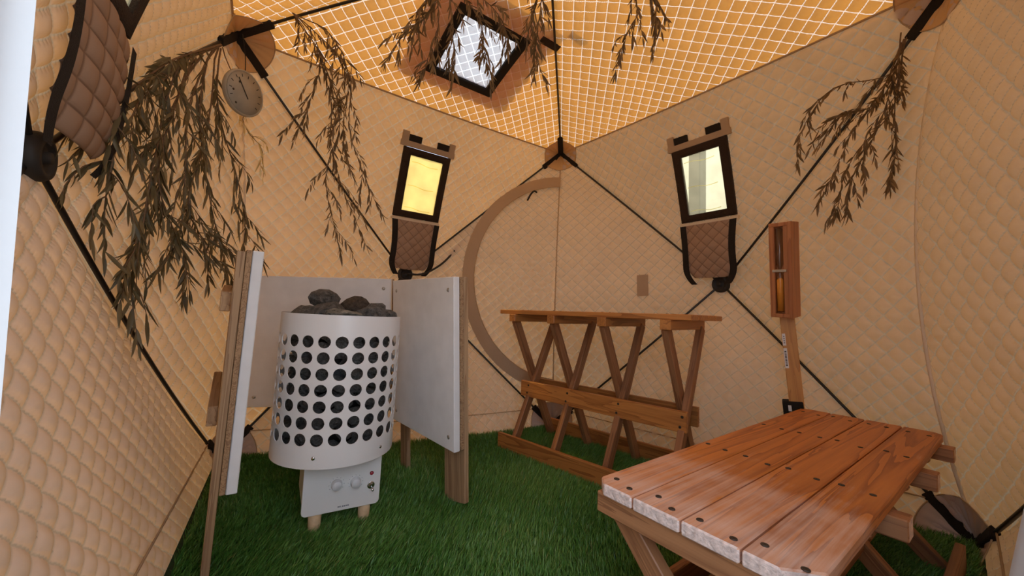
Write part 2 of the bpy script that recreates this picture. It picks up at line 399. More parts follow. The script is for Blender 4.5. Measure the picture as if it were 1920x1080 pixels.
# shared pole bows and seam sags, so that neighbouring panels meet edge to edge
def bowv(hub, d): return V3(*d)
BW = {'A': V3(0, .02, 0), 'B': V3(.02, 0, 0), 'C': V3(0, -.02, 0), 'D': V3(-.02, 0, 0), 'R': V3(0, 0, .025)}
SAG = {'AB': V3(-.09, -.09, 0), 'DA': V3(.065, -.065, 0), 'BC': V3(-.105, .105, 0), 'CD': V3(.02, .02, 0),
       'rA': V3(0, -.01, -.02), 'rB': V3(-.01, 0, -.02), 'rC': V3(0, .01, -.02), 'rD': V3(.01, 0, -.02),
       'gA': V3(0, -.05, 0), 'gB': V3(-.03, 0, 0), 'gC': V3(0, -.03, 0), 'gD': V3(.0, 0, 0)}
WALLS = {  # hub, left top, right top, right bottom, left bottom as seen from inside, seams
    'A': (hubA, tDA, tAB, bAB, bDA, 'DA', 'AB'), 'B': (hubB, tAB, tBC, bBC, bAB, 'AB', 'BC'),
    'C': (hubC, tBC, tCD, bCD, bBC, 'BC', 'CD'), 'D': (hubD, tCD, tDA, bDA, bCD, 'CD', 'DA')}
PN = {}
for w, (hb, tl, tr, br_, bl, sl, sr) in WALLS.items():
    b = BW[w]
    PN[w+'u'] = Panel(hb, tl, tr, b, b, SAG['r'+w]); PN[w+'r'] = Panel(hb, tr, br_, b, b, SAG[sr])
    PN[w+'b'] = Panel(hb, br_, bl, b, b, SAG['g'+w]); PN[w+'l'] = Panel(hb, bl, tl, b, b, SAG[sl])
ROOF = {'A': (tDA, tAB), 'B': (tAB, tBC), 'C': (tBC, tCD), 'D': (tCD, tDA)}
for w, (c1, c2) in ROOF.items(): PN['R'+w] = Panel(hubR, c1, c2, BW['R'], BW['R'], SAG['r'+w])

# the doorway in the front wall (open, the camera looks through it) is a half ellipse on the corner seam
def door_ellipse(pn, corner_top, corner_bot, rh, rv):
    (h1, v1), (h2, v2) = pn.local(corner_top), pn.local(corner_bot)
    return (h1+h2)/2, (v1+v2)/2, rv, rh
Cr = PN['Cr']; c_h, c_v, c_rv, c_rh = door_ellipse(Cr, tCD, bCD, 0.66, 0.72)
def door_hole(h, v): return ((h-c_h)/c_rv)**2 + ((v-c_v)/c_rh)**2 < 1

names = {'A': 'wall_back', 'B': 'wall_right', 'C': 'wall_front', 'D': 'wall_left'}
WLAB = {'A': 'beige quilted tent wall behind the stove, with a rounded zip door and yellowed window',
        'B': 'beige quilted tent wall behind the tall slatted bench, with a cream window',
        'C': 'beige quilted tent wall with the open doorway beside the low worn bench',
        'D': 'pale beige quilted tent wall carrying the large hanging bundle of dark branches'}
WIN = (-0.125, 0.135, 0.375, 0.755)       # hole of the window in the upper panel (h0, h1, v0, v1)
ROOT = {}
si = 0
for w in 'ABCD':
    ROOT[w] = empty(names[w], T(*[float(x) for x in (WALLS[w][0][0], WALLS[w][0][1], 0)]), WLAB[w], None, None, 'structure')
    for k in 'urbl':
        holes = []
        if k == 'u' and w in 'ABD':
            o = {'A': 0.012, 'B': -0.032, 'D': 0.0}[w]
            holes = [rect_hole(WIN[0]+o, WIN[1]+o, WIN[2], WIN[3])]
        if w == 'C' and k == 'r': holes = [door_hole]
        si += 1
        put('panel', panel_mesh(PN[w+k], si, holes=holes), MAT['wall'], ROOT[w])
ROOT['R'] = empty('ceiling', T(float(hubR[0]), float(hubR[1]), float(hubR[2])), 'orange glowing quilted tent roof with black poles meeting at its top', None, None, 'structure')
RW = (-0.175, 0.145, 0.385, 0.705)
for w in 'ABCD':
    si += 1
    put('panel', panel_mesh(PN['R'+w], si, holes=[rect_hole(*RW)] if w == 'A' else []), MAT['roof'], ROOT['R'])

# sewn seams (piping tubes) and corner patches
def seam_path(pn, n=40, off=0.004):
    t = np.linspace(0, 1, n); return pn.P(np.ones(n), t) + off*pn.n
for w, k, root, mat, rad in (('A', 'u', 'R', 'piping', .0045), ('B', 'u', 'R', 'piping', .0045), ('C', 'u', 'R', 'piping', .0045), ('D', 'u', 'R', 'piping', .0045)):
    put('seam', tube_mesh(seam_path(PN[w+k]), rad, 6), MAT[mat], ROOT[root])
for w, mat, rad in (('A', 'piping', .0035), ('B', 'seam_light', .006), ('D', 'seam_light', .005)):
    put('seam', tube_mesh(seam_path(PN[w+'r']), rad, 6), MAT[mat], ROOT[w])
def sector(pn, corner, R, off, flip):
    """round corner patch on one panel; corner 1 or 2 of the panel"""
    base = pn.c1 if corner == 1 else pn.c2
    e1 = pn.hub-base; L1 = np.linalg.norm(e1); e1 /= L1
    e2 = (pn.c2 if corner == 1 else pn.c1)-base; L2 = np.linalg.norm(e2); e2 /= L2
    th = math.acos(e1 @ e2); rr = np.linspace(0.0, R, 12); al = np.linspace(0, 1, 22)
    RR, AL = np.meshgrid(rr, al, indexing='ij')
    a = RR*np.sin((1-AL)*th)/math.sin(th)/L1; b = RR*np.sin(AL*th)/math.sin(th)/L2
    S = 1-a; t = b/S
    if corner == 2: t = 1-t
    wr = 0.003*np.sin(AL*th*26+3)*np.sin(np.pi*RR/R)
    X = pn.P(S, t) + (off+wr)[..., None]*pn.n
    idx = np.arange(12*22).reshape(12, 22)
    q = np.stack([idx[:-1, :-1], idx[1:, :-1], idx[1:, 1:], idx[:-1, 1:]], -1).reshape(-1, 4)
    return X.reshape(-1, 3), q, pn.P(S[-1], t[-1]) + (off+0.001)*pn.n
for w in 'ABCD':
    for key, root in ((w+'u', w), (w+'r', w), (w+'l', w), ('R'+w, 'R'), (w+'b', w)):
        for corner in (1, 2):
            if (w == 'C' and key == 'Cr'): continue
            X, q, rim = sector(PN[key], corner, 0.155, 0.012, False)
            pt = put('corner_patch', mesh_np('patch', X, q, True), MAT['patch'] if key[-1] != 'b' and not (key[-1] in 'rl' and ((key[-1] == 'r') == (corner == 2))) else MAT['wall_plain'] if 'wall_plain' in MAT else MAT['tag'], ROOT[root])
            put('patch_edge', tube_mesh(rim, 0.0022, 5), MAT['piping'], pt)
# sewn horizontal seam low on each wall
for w in 'ABCD':
    pn = PN[w+'b']; t = np.linspace(0.0, 1, 50)
    vtop = abs(pn.local(pn.c1)[1]); S = 1-0.11/vtop
    put('hem_seam', tube_mesh(pn.P(np.full(50, S), t)+0.013*pn.n, 0.0028, 5), MAT['piping'], ROOT[w])

# zip door on the back wall : ribbon along a half ellipse, darker door leaf edge, zip pull
Ar = PN['Ar']; a_h, a_v, a_rv, a_rh = door_ellipse(Ar, tAB, bAB, 0.62, 0.72)
def arc_strip(pn, ch, cv, rh, rv, w, off, n=70, inner=False):
    a = np.linspace(0, math.pi, n); out = []
    for dr in np.linspace(0, w, 5):
        h = ch + (rv-dr)*np.cos(a); v = cv - (rh-dr)*np.sin(a)
        out.append(pn.surf(h, v, off+0.003*math.sin(dr/w*math.pi)))
    X = np.stack(out, 0); idx = np.arange(5*n).reshape(5, n)
    q = np.stack([idx[:-1, :-1], idx[1:, :-1], idx[1:, 1:], idx[:-1, 1:]], -1).reshape(-1, 4)
    return mesh_np('strip', X.reshape(-1, 3), q, True)
put('zip_ribbon', arc_strip(Ar, a_h, a_v, a_rh, a_rv, 0.075, 0.024), MAT['ribbon'], ROOT['A'], label='brown ribbon covering the curved door zip')
put('zip_line', arc_strip(Ar, a_h, a_v, a_rh-.075, a_rv-.075, 0.006, 0.026), MAT['piping'], ROOT['A'])
p0 = Ar.surf(np.array([a_h-(a_rv-.08)*.93]), np.array([a_v-.16]), .018)[0]
zp = put('zip_pull', tube_mesh(catmull([p0, p0+V3(-.03, -.01, .0), p0+V3(-.06, -.012, -.03), p0+V3(-.085, -.012, -.075)], 5), 0.006, 6), MAT['velcro'], ROOT['A'], label='short black zip pull cord')

# hem around the open doorway of the front wall
put('door_hem', arc_strip(Cr, c_h, c_v, c_rh+.02, c_rv+.02, 0.045, 0.018), MAT['hem'], ROOT['C'], label='fuzzy white hem around the open doorway')

# ---------------------------------------------------------------- windows
def ring(pn, o, i, off, thick):
    """flat rectangular frame; o, i = (h0,h1,v0,v1)"""
    def rectpts(r, z, m=10):
        h0, h1, v0, v1 = r
        t = np.linspace(0, 1, m, endpoint=False)
        h = np.concatenate([h0+(h1-h0)*t, np.full(m, h1), h1+(h0-h1)*t, np.full(m, h0)])
        v = np.concatenate([np.full(m, v0), v0+(v1-v0)*t, np.full(m, v1), v1+(v0-v1)*t])
        return pn.surf(h, v, z)
    Rg = [rectpts(o, off), rectpts(o, off+thick), rectpts(i, off+thick), rectpts(i, off)]
    n = len(Rg[0]); X = np.vstack(Rg)
    f = [(k*n+j, k*n+(j+1) % n, ((k+1) % 4)*n+(j+1) % n, ((k+1) % 4)*n+j) for k in range(4) for j in range(n)]
    return mesh_np('ring', X, f)
def sheet(pn, fh, off, nu=24, nv=24, thick=0.0, quilt=None, amp=0.0):
    """sheet patch; fh(u, v) -> (h, v, extra offset)"""
    U, Vv = np.meshgrid(np.linspace(0, 1, nu), np.linspace(0, 1, nv), indexing='ij')
    h, v, e = fh(U, Vv)
    if quilt:
        if quilt == 'diag': ua, ub = (h+v)/math.sqrt(2)/.045, (h-v)/math.sqrt(2)/.045
        else: ua, ub = h/.06+.5, v/.05
        e = e + amp*np.sqrt(np.abs(np.sin(np.pi*ua)*np.sin(np.pi*ub)))
        uv = np.stack([ua.ravel(), ub.ravel()], 1)
    else: uv = None
    X = pn.surf(h.ravel(), v.ravel(), 0) + (off+np.asarray(e).ravel())[:, None]*pn.n if np.ndim(e) else pn.surf(h.ravel(), v.ravel(), off+e)
    idx = np.arange(nu*nv).reshape(nu, nv)
    q = np.stack([idx[:-1, :-1], idx[1:, :-1], idx[1:, 1:], idx[:-1, 1:]], -1).reshape(-1, 4)
    return mesh_np('sheet', X, q, True, uv)
def slab(pn, pts, off, thick):
    """flat polygon with thickness on the cloth; pts = [(h, v)]"""
    h = np.array([p[0] for p in pts]); v = np.array([p[1] for p in pts]); n = len(pts)
    X = np.vstack([pn.surf(h, v, off), pn.surf(h, v, off+thick)])
    me = bpy.data.meshes.new('slab')
    me.from_pydata([tuple(x) for x in X], [], [tuple(range(n)), tuple(range(n, 2*n))[::-1]] + [(i, (i+1) % n, n+(i+1) % n, n+i) for i in range(n)])
    return me
def rectp(h0, h1, v0, v1): return [(h0, v0), (h1, v0), (h1, v1), (h0, v1)]
def make_window(idx, pn, o, film, label, quilt='diag', belly=1.0, wide=0.0):
    c = pn.surf(np.array([o]), np.array([.56]), 0)[0]
    r = empty('window_%d' % idx, T(*[float(x) for x in c]), label, None, None, 'structure')
    put('frame', ring(pn, (o-.143, o+.143, .362, .762), (o-.100, o+.104, .402, .722), .006, .022), MAT['brownvelcro'], r, label='wide dark brown hook tape frame')
    pane = put('pane', sheet(pn, lambda U, W: (o-.108+.216*U, .395+.335*W, .003*np.sin(9*U+3*W)), .016, 14, 18), MAT[film], r)
    for vv in (.42, .55, .685):
        put('crease', sheet(pn, lambda U, W: (o-.085+.16*U, vv+.004*W-.008*U+.004*np.sin(7*U), 0*U), .022, 10, 2), MAT['crease'], pane)
    put('header_strip', slab(pn, rectp(o-.165, o+.165, .764, .795), .006, .016), MAT['ribbon'], r)
    for s in (-1, 1):
        put('hook_tab', slab(pn, rectp(o+s*.085-.035, o+s*.085+.035, .797, .832), .006, .018), MAT['velcro'], r, label='short black hook tape tab')
        put('side_tab', slab(pn, rectp(o+s*.143-.018, o+s*.143+.018, .772, .845), .006, .014), MAT['ribbon'], r)
    # cover flap hanging below the window, edged with black tape
    def fl(U, W):
        hw = .132+wide-.010*np.sin(np.pi*W) - .045*np.clip((W-.7)/.3, 0, 1)**2
        return o+(2*U-1)*hw, .345-.295*W, belly*(.012+.030*np.sin(W*2.2)+.012*np.sin(U*np.pi))
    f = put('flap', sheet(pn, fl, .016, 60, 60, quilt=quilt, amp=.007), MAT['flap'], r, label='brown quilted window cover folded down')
    for s in (0, 1):
        def st(U, W):
            h, v, e = fl(np.full_like(U, float(s)), W)
            return h+(U-.5)*.034, v-.035*W, e+.012
        put('hook_strip', sheet(pn, st, .016, 3, 30), MAT['velcro'], f)
    put('hinge_hem', slab(pn, rectp(o-.15, o+.15, .343, .357), .006, .02), MAT['seam_light'], f)
    return r
make_window(1, PN['Au'], 0.012, 'film_yellow', 'yellowed film window above the stove shield, brown flap hanging below it')
make_window(2, PN['Bu'], -0.032, 'film_cream', 'cream film window above the tall bench, brown flap hanging below it')
make_window(3, PN['Du'], 0.0, 'film_cream', 'window beside the doorway with large brown cover flap folded down', quilt='straight', belly=1.0, wide=.016)
# roof window : white quilted sheet in a black frame
pn = PN['RA']; c = pn.surf(np.array([-.02]), np.array([.54]), 0)[0]
r = empty('window_4', T(*[float(x) for x in c]), 'bright white quilted roof window in a thick black frame', None, None, 'structure')
put('frame', ring(pn, (-.205, .175, .355, .735), (-.166, .132, .390, .700), .006, .016), MAT['velcro'], r)
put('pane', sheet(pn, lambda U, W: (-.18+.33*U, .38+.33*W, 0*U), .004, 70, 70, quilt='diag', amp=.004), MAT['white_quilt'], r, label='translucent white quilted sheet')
put('outer_flap', ring(pn, (-.33, .30, .26, .82), (-.175, .145, .385, .705), -.030, .006), MAT['outer'], r)
for s in ((.30, .38, .20, .235), (.215, .33, .30, .335)):
    put('hook_tab', slab(pn, rectp(*s), .009, .006), MAT['brownvelcro'], r)
# cloth care tag sewn on the right wall
pn = PN['Bl']; bt = {'h': 0, 'v': 0}

# ================================================================ tent frame : poles, hubs, sleeves
fr = empty('tent_frame', T(0, 0, 0), 'black tent poles and round hubs crossing on every wall and roof', 'tent frame')
def pole_path(hub, c, b, off, n=24):
    a = np.linspace(0, 1, n)[:, None]; return hub + (c-hub)*a + 4*a*(1-a)*b + off
def inward(X): 
    d = CENTER-X; d = d/np.linalg.norm(d); return d
def sleeve(path0, d, L, wdt, thick):
    """flat webbing sleeve from a corner along direction d"""
    me = box_mesh(L, wdt, thick, .003)
    nrm = inward(path0)
    mw = frame(Vector(path0 + d*L/2), Vector(d), Vector(nrm)); return me, mw
for w in 'ABCDR':
    hb = hubR if w == 'R' else WALLS[w][0]
    cs = (tDA, tAB, tBC, tCD) if w == 'R' else WALLS[w][1:5]
    for c in cs:
        path = pole_path(hb, c, BW[w], inward((hb+c)/2)*.014)
        put('pole', tube_mesh(path, .0058, 8), MAT['black'], fr)
        d = path[-4]-path[-1]; d /= np.linalg.norm(d)
        L = .18 if c[2] > 1 else .17
        me, mw = sleeve(path[-1]+d*.0, d, L, .036, .022)
        put('corner_sleeve', me, MAT['velcro'], fr, mw)
    ax = inward(hb)
    if w != 'R':
        ax = {'A': V3(0, -1, 0), 'B': V3(-1, 0, 0), 'C': V3(0, 1, 0), 'D': V3(1, 0, 0)}[w]
    hm = lathe_mesh([(.001, -.012), (.040, -.012), (.046, -.006), (.046, .012), (.040, .022), (.030, .022), (.028, .016), (.012, .016), (.011, .026), (.001, .026)], 28)
    ho = put('hub', hm, MAT['rubber'], fr, Vector(ax).to_track_quat('Z', 'Y').to_matrix().to_4x4())
    mw = Matrix.Translation(Vector(hb + ax*.012)) @ Vector(ax).to_track_quat('Z', 'Y').to_matrix().to_4x4()
    ho.matrix_basis = mw; WORLD[ho.name] = mw

# black cord tied along the pole beside the hub on the back wall
cpath = [hubA+V3(.0, -.05, .0), hubA+V3(.10, -.07, .01), hubA+V3(.22, -.09, .09), hubA+V3(.34, -.10, .235), hubA+V3(.42, -.115, .335), hubA+V3(.50, -.14, .385)]
put('black_cord', tube_mesh(catmull(cpath, 8), .0065, 7), MAT['rubber'], None, None, 'loose black cord tied along the pole beside the curved zip door', 'cord')
# cloth care tag on the right wall
pn = PN['Bl']
put('care_tag', slab(pn, [(.083, .397), (.083, .463), (-.045, .463), (-.045, .397)], .009, .002), MAT['tag'], ROOT['B'], label='small sewn fabric tag')

# ================================================================ turf floor
outline = []
for key in ('Ab', 'Bb', 'Cb', 'Db'):
    t = np.linspace(1, 0, 12, endpoint=False); outline.append(PN[key].P(np.ones(12), t)[:, :2])
poly = np.vstack(outline)
fl = bpy.data.meshes.new('floor'); fl.from_pydata([(float(x), float(y), 0.004) for x, y in poly], [], [tuple(range(len(poly)))])
put('floor', fl, MAT['turf_base'], None, None, 'dark green backing sheet of the artificial lawn', None, None, 'structure')
gd = bpy.data.meshes.new('ground'); gd.from_pydata([(-30, -30, -.004), (30, -30, -.004), (30, 30, -.004), (-30, 30, -.004)], [], [(0, 1, 2, 3)])
put('ground', gd, MAT['ground'], None, None, 'pale concrete ground outside the tent', None, None, 'structure')
def inside(P, poly):
    x, y = P[:, 0], P[:, 1]; r = np.zeros(len(P), bool); j = len(poly)-1
    for i in range(len(poly)):
        xi, yi = poly[i]; xj, yj = poly[j]
        r ^= ((yi > y) != (yj > y)) & (x < (xj-xi)*(y-yi)/(yj-yi+1e-12)+xi); j = i
    return r
NB = 250000
pts = np.stack([rng.uniform(-1.2, 1.2, NB*2), rng.uniform(-1.1, 1.2, NB*2)], 1)
pc = poly.mean(0); pts = pts[inside(pts, pc+(poly-pc)*.985)][:NB]
n = len(pts)
az = rng.uniform(0, 2*np.pi, n); ln = rng.uniform(.020, .036, n); lean = rng.uniform(.15, .85, n); wd = rng.uniform(.0008, .0014, n)
dirx = np.stack([np.cos(az), np.sin(az)], 1); per = np.stack([-np.sin(az), np.cos(az)], 1)
# nap : blades comb gently in one direction, in broad swirls
sw = np.stack([np.sin(pts[:, 1]*5+1)*.25+.15, np.cos(pts[:, 0]*4)*.25-.1], 1)
tip = dirx*(ln*lean)[:, None]*.8 + sw*ln[:, None]
hgt = ln*np.sqrt(np.clip(1-(lean*.8)**2, .2, 1))
v = np.zeros((n, 5, 3))
v[:, 0, :2] = pts-per*wd[:, None]; v[:, 1, :2] = pts+per*wd[:, None]
mid = pts+tip*.38
v[:, 2, :2] = mid+per*(wd*.9)[:, None]; v[:, 3, :2] = mid-per*(wd*.9)[:, None]; v[:, 2:4, 2] = (hgt*.6)[:, None]
v[:, 4, :2] = pts+tip; v[:, 4, 2] = hgt
v[:, :, 2] += .004
b = (np.arange(n)*5)[:, None]
tris = np.stack([b+[0, 1, 2], b+[0, 2, 3], b+[3, 2, 4]], 1).reshape(-1, 3)
tm = mesh_np('turf', v.reshape(-1, 3), tris)
sh = np.clip(rng.beta(2, 2.2, n) + .18*np.sin(pts[:, 0]*9)*np.sin(pts[:, 1]*8), 0, .93); sh[rng.random(n) < .012] = 1.0
at = tm.attributes.new('shade', 'FLOAT', 'POINT'); at.data.foreach_set('value', np.repeat(sh, 5).astype(np.float32))
put('artificial_lawn', tm, MAT['turf'], None, None, 'short green artificial grass covering the tent floor', 'artificial grass', None, 'stuff')

# ================================================================ benches
def board(name, parent, mw, sx, sy, sz, mat, bevel=.002, endmat=None, label=None):
    me = box_mesh(sx, sy, sz, bevel, endmat is not None)
    return put(name, me, [mat, endmat] if endmat else mat, parent, mw, label)
screw_me = lathe_mesh([(.0005, 0), (.0056, 0), (.0053, .0013), (.0022, .0018), (.0005, .0008)], 10)
def bench(label, cx, cy, ang, L, W, H, top, front, xs, chamfer=0.0, proud=.012):
    mb = T(cx, cy, 0) @ Matrix.Rotation(ang, 4, 'Z')
    r = empty('slatted_bench', mb, label, 'bench')
    gap = .003; pw = (W-3*gap)/4; th = .022
    for k in range(4):
        y0 = -W/2+k*(pw+gap)-(-W/2)-W/2; yc = -W/2+k*(pw+gap)+pw/2
        x0, x1, ya, yb = -L/2, L/2, -pw/2, pw/2; ch = chamfer
        pts = [(x0, ya), (x1, ya), (x1, yb), (x0, yb)]
        if chamfer and k == 0: pts = [(x0+ch, ya), (x1-ch*.5, ya), (x1, ya+ch*.5), (x1, yb), (x0, yb), (x0, ya+ch)]
        if chamfer and k == 3: pts = [(x0, ya), (x1, ya), (x1, yb-ch*.5), (x1-ch*.5, yb), (x0+ch*.6, yb), (x0, yb-ch*.6)]
        me = prism_mesh(pts, -th/2, th/2, .0025, True)
        pl = put('plank', me, [top, MAT['endgrain'] if chamfer else top], r, mb @ T(0, yc, H-th/2))
        for x in xs:
            for s in (-.27, .27):
                put('screw', screw_me, MAT['screw'] if chamfer else MAT['darkscrew'], pl, mb @ T(x+random.uniform(-.008, .008)+s*.02, yc+s*pw+random.uniform(-.006, .006), H))
    zb = H-th-.019
    for x in xs:
        board('batten', r, mb @ T(x, -proud, zb) @ Matrix.Rotation(math.pi/2, 4, 'Z'), W+(2*proud-.004), .042, .038, front, .002, MAT['endgrain'] if chamfer else None)
    zt = H-th-.038; yt = W/2-.035; yf = W/2-.005
    def stick(x, y0, z0, y1, z1):
        d = Vector((0, y1-y0, z1-z0)); ln_ = d.length
        board('leg', r, mb @ frame(Vector((x, (y0+y1)/2, (z0+z1)/2)), d, (1, 0, 0)), ln_, .042, .026, MAT['cedar_leg'], .002)
    for x in xs:
        stick(x-.0145, -yt, zt+.006, yf, .012)
        stick(x+.0145, yt, zt+.006, -yf, .012)
    rl = xs[-1]-xs[0]+.07
    hh = .42*H if H > .5 else .40*H
    for s in (-1, 1):
        # ground rail outside the feet, middle rail against the crossing sticks
        board('ground_rail', r, mb @ T((xs[0]+xs[-1])/2, s*(yf+.030), .052), rl+.03, .020, .078, front, .002)
        fz = hh/zt; ym = yf - (yf+yt)*fz
        o = board('middle_rail', r, mb @ T((xs[0]+xs[-1])/2, s*(abs(ym)+.034), hh), rl, .020, .080 if H > .5 else .06, front, .002)
        if s < 0:
            for x in xs:
                for dz in (-.02, .02):
                    put('screw', screw_me, MAT['darkscrew'], o, mb @ T(x+.0145+.004*dz/.02, s*(abs(ym)+.034)-.010, hh+dz) @ Matrix.Rotation(math.pi/2, 4, 'X'))
    return r
bench('tall orange slatted bench on crossed legs standing along the right wall', 0.552, .185, math.atan2(-.98, .2), .98, .37, .715, MAT['cedar'], MAT['cedar'], (-.39, -.14, .13, .40), 0, .006)
bench('low slatted bench with a scuffed, whitened top and clipped corners', .306, -.722, math.radians(2.0), 1.14, .35, .385, MAT['cedar_top'], MAT['cedar_leg'], (-.540, -.17, .18, .50), .04, .014)

# ================================================================ stove
SX, SY = C_STOVE = (-.576, .318)
tilt = Matrix.Rotation(math.radians(1.0), 4, Vector((.566, .824, 0)))
ms = T(SX, SY, 0) @ tilt
stove = empty('sauna_stove', ms, 'white electric sauna stove with a perforated drum full of stones', 'stove')
DR, Z0, Z1 = .186, .230, .676
ncol, nrow, row0, rowp, hr = 24, 7, .312, .0472, .0182
def drum_mesh():
    bm = bmesh.new(); m_ = 16; rot0 = math.radians(4)
    cw = 2*math.pi/ncol
    def P(a, z): return bm.verts.new((DR*math.cos(a), DR*math.sin(a), z))
    for r_ in range(nrow):
        zc = row0+rowp*r_
        for c_ in range(ncol):
            ac = rot0+cw*c_; inn = []; outv = []
            for k in range(m_):
                t = 2*math.pi*k/m_+math.pi/m_*0; x, y = math.cos(t), math.sin(t)
                inn.append(P(ac+hr*x/DR, zc+hr*y)); s = 1/max(abs(x), abs(y))
                outv.append(P(ac+cw/2*x*s, zc+rowp/2*y*s))
            for k in range(m_): bm.faces.new((inn[k], outv[k], outv[(k+1) % m_], inn[(k+1) % m_]))
    for za, zb_ in ((Z0, row0-rowp/2), (row0+rowp*(nrow-.5), Z1)):
        for c_ in range(ncol):
            for h_ in range(2):
                a0 = rot0-cw/2+cw*c_+h_*cw/2; a1 = a0+cw/2
                bm.faces.new((P(a0, za), P(a1, za), P(a1, zb_), P(a0, zb_)))
    bmesh.ops.remove_doubles(bm, verts=bm.verts, dist=1e-5)
    bmesh.ops.recalc_face_normals(bm, faces=bm.faces)
    return bm_mesh('drum', bm, True)
drum = put('drum', drum_mesh(), [MAT['stove'], MAT['stove_in']], stove, ms, label='white perforated steel drum')
sd = drum.modifiers.new('thickness', 'SOLIDIFY'); sd.thickness = .002; sd.offset = -1
es = drum.modifiers.new('edges', 'EDGE_SPLIT'); es.split_angle = math.radians(40)
put('drum_floor', lathe_mesh([(.001, Z0+.004), (DR-.003, Z0+.004), (DR-.003, Z0+.010), (.001, Z0+.010)], 48), MAT['stove'], stove, ms)
put('heater_core', lathe_mesh([(.001, Z0+.012), (.075, Z0+.012), (.075, .60), (.001, .60)], 24), MAT['stove_in'], stove, ms)
for a in (-2.0, -.9):
    put('drum_screw', lathe_mesh([(.0005, 0), (.0055, 0), (.005, .002), (.001, .0026)], 12), MAT['chrome'], drum, ms @ T(DR*math.cos(a-.05), DR*math.sin(a-.05), .262) @ frame((0, 0, 0), (0, 0, 1), (math.cos(a), math.sin(a), 0)))
# control box below : front faces the open doorway, turned a little to the right
bx_f = Vector((.52*.824-.854*.566, .52*-.566-.854*.824, 0)).normalized()   # outward normal of the control panel
mbx = ms @ frame((0, 0, 0), Vector((0, 0, 1)).cross(bx_f), (0, 0, 1))           # local X right along the face, local -Y outward
if (mbx.to_3x3() @ Vector((0, -1, 0))).dot(bx_f) < 0: mbx = mbx @ Matrix.Rotation(math.pi, 4, 'Z')
BWd, BDp = .226, .20
mbx = mbx @ T(.022, .004, 0)
def rounded(wd_, hg, r_, n_=5):
    pts = [(-wd_/2, hg/2), (-wd_/2, -hg/2+r_)]
    pts = []
    for cx_, cz_, a0 in ((-wd_/2+r_, -hg/2+r_, math.pi), (wd_/2-r_, -hg/2+r_, 1.5*math.pi)):
        for k in range(n_+1): a = a0+k*math.pi/2/n_; pts.append((cx_+r_*math.cos(a), cz_+r_*math.sin(a)))
    pts += [(wd_/2, hg/2), (-wd_/2, hg/2)]; return pts
zlo, zhi = .066, Z0+.004; zc = (zlo+zhi)/2; hg = zhi-zlo
put('control_box', box_mesh(BWd-.006, BDp, hg-.014, .004), MAT['stove'], stove, mbx @ T(0, 0, zc+.007))
panel = put('control_panel', prism_mesh(rounded(BWd, hg, .014), -.003, .003, .0012), MAT['stove'], stove, mbx @ T(0, -BDp/2-.003, zc) @ Matrix.Rotation(math.pi/2, 4, 'X'), label='white control panel with rounded lower corners')
yf_ = -BDp/2-.006
def on_panel(x, z): return mbx @ T(x, yf_, z) @ Matrix.Rotation(math.pi/2, 4, 'X')
for x, z in ((-.020, .148), (.036, .146)):
    kb = put('dial_knob', lathe_mesh([(.0005, 0), (.0165, 0), (.0165, .003), (.0145, .004), (.0140, .015), (.0130, .0165), (.0005, .0165)], 32), MAT['knob'], panel, on_panel(x, z))
    vs_, fs_ = [], []
    for k in range(9):
        a = math.radians(-30+k*30); ca, sa = math.cos(a), math.sin(a); b_ = len(vs_)
        for rr_, ww in ((.0205, -.0006), (.0205, .0006), (.0228, .0006), (.0228, -.0006)): vs_.append((rr_*ca-ww*sa, rr_*sa+ww*ca, .0004))
        fs_.append((b_, b_+1, b_+2, b_+3))
    tk = bpy.data.meshes.new('ticks'); tk.from_pydata(vs_, [], fs_); put('dial_ticks', tk, MAT['ink'], panel, on_panel(x, z))
put('indicator_lamp', lathe_mesh([(.0005, 0), (.0065, 0), (.0062, .003), (.004, .0055), (.0005, .0065)], 20), MAT['red'], panel, on_panel(.084, .166), label='small dark red indicator lamp')
sw_ = put('toggle_switch', lathe_mesh([(.0005, 0), (.0105, 0), (.0105, .004), (.0075, .0045), (.0072, .010), (.0005, .010)], 6, False), MAT['chrome'], panel, on_panel(.084, .128))
put('indicator_ring', lathe_mesh([(.009, 0), (.0115, 0), (.0115, .0012), (.009, .0012)], 20, cap=False), MAT['chrome'], panel, on_panel(.084, .128))
vs_, fs_ = [], []
x_ = -.012
for wch, hch in ((.004, 5), (.0035, 5), (.0015, 2), (.004, 5), (.004, 5), (.0035, 5), (.004, 5)):
    b_ = len(vs_)
    for q_ in ((0, 0), (wch, 0), (wch, .001*hch*.9), (0, .001*hch*.9)): vs_.append((x_+q_[0], q_[1], .0004))
    fs_.append((b_, b_+1, b_+2, b_+3)); x_ += wch+.0013
wm = bpy.data.meshes.new('wordmark'); wm.from_pydata(vs_, [], fs_); put('wordmark', wm, MAT['ink'], panel, on_panel(0, .076))
lever = put('switch_lever', tube_mesh([(0, 0, .008), (.001, -.004, .016), (.002, -.009, .024)], [.0022, .0026, .0034], 8), MAT['chrome'], panel, on_panel(.084, .128))
foot_me = lathe_mesh([(.013, 0), (.0165, .002), (.0195, .062), (.001, .064)], 20)
for sx_ in (-1, 1):
    for sy_ in (-1, 1):
        put('foot', foot_me, MAT['footwood'], stove, mbx @ T(sx_*.072, sy_*.085, .003), label='round pale wooden foot')

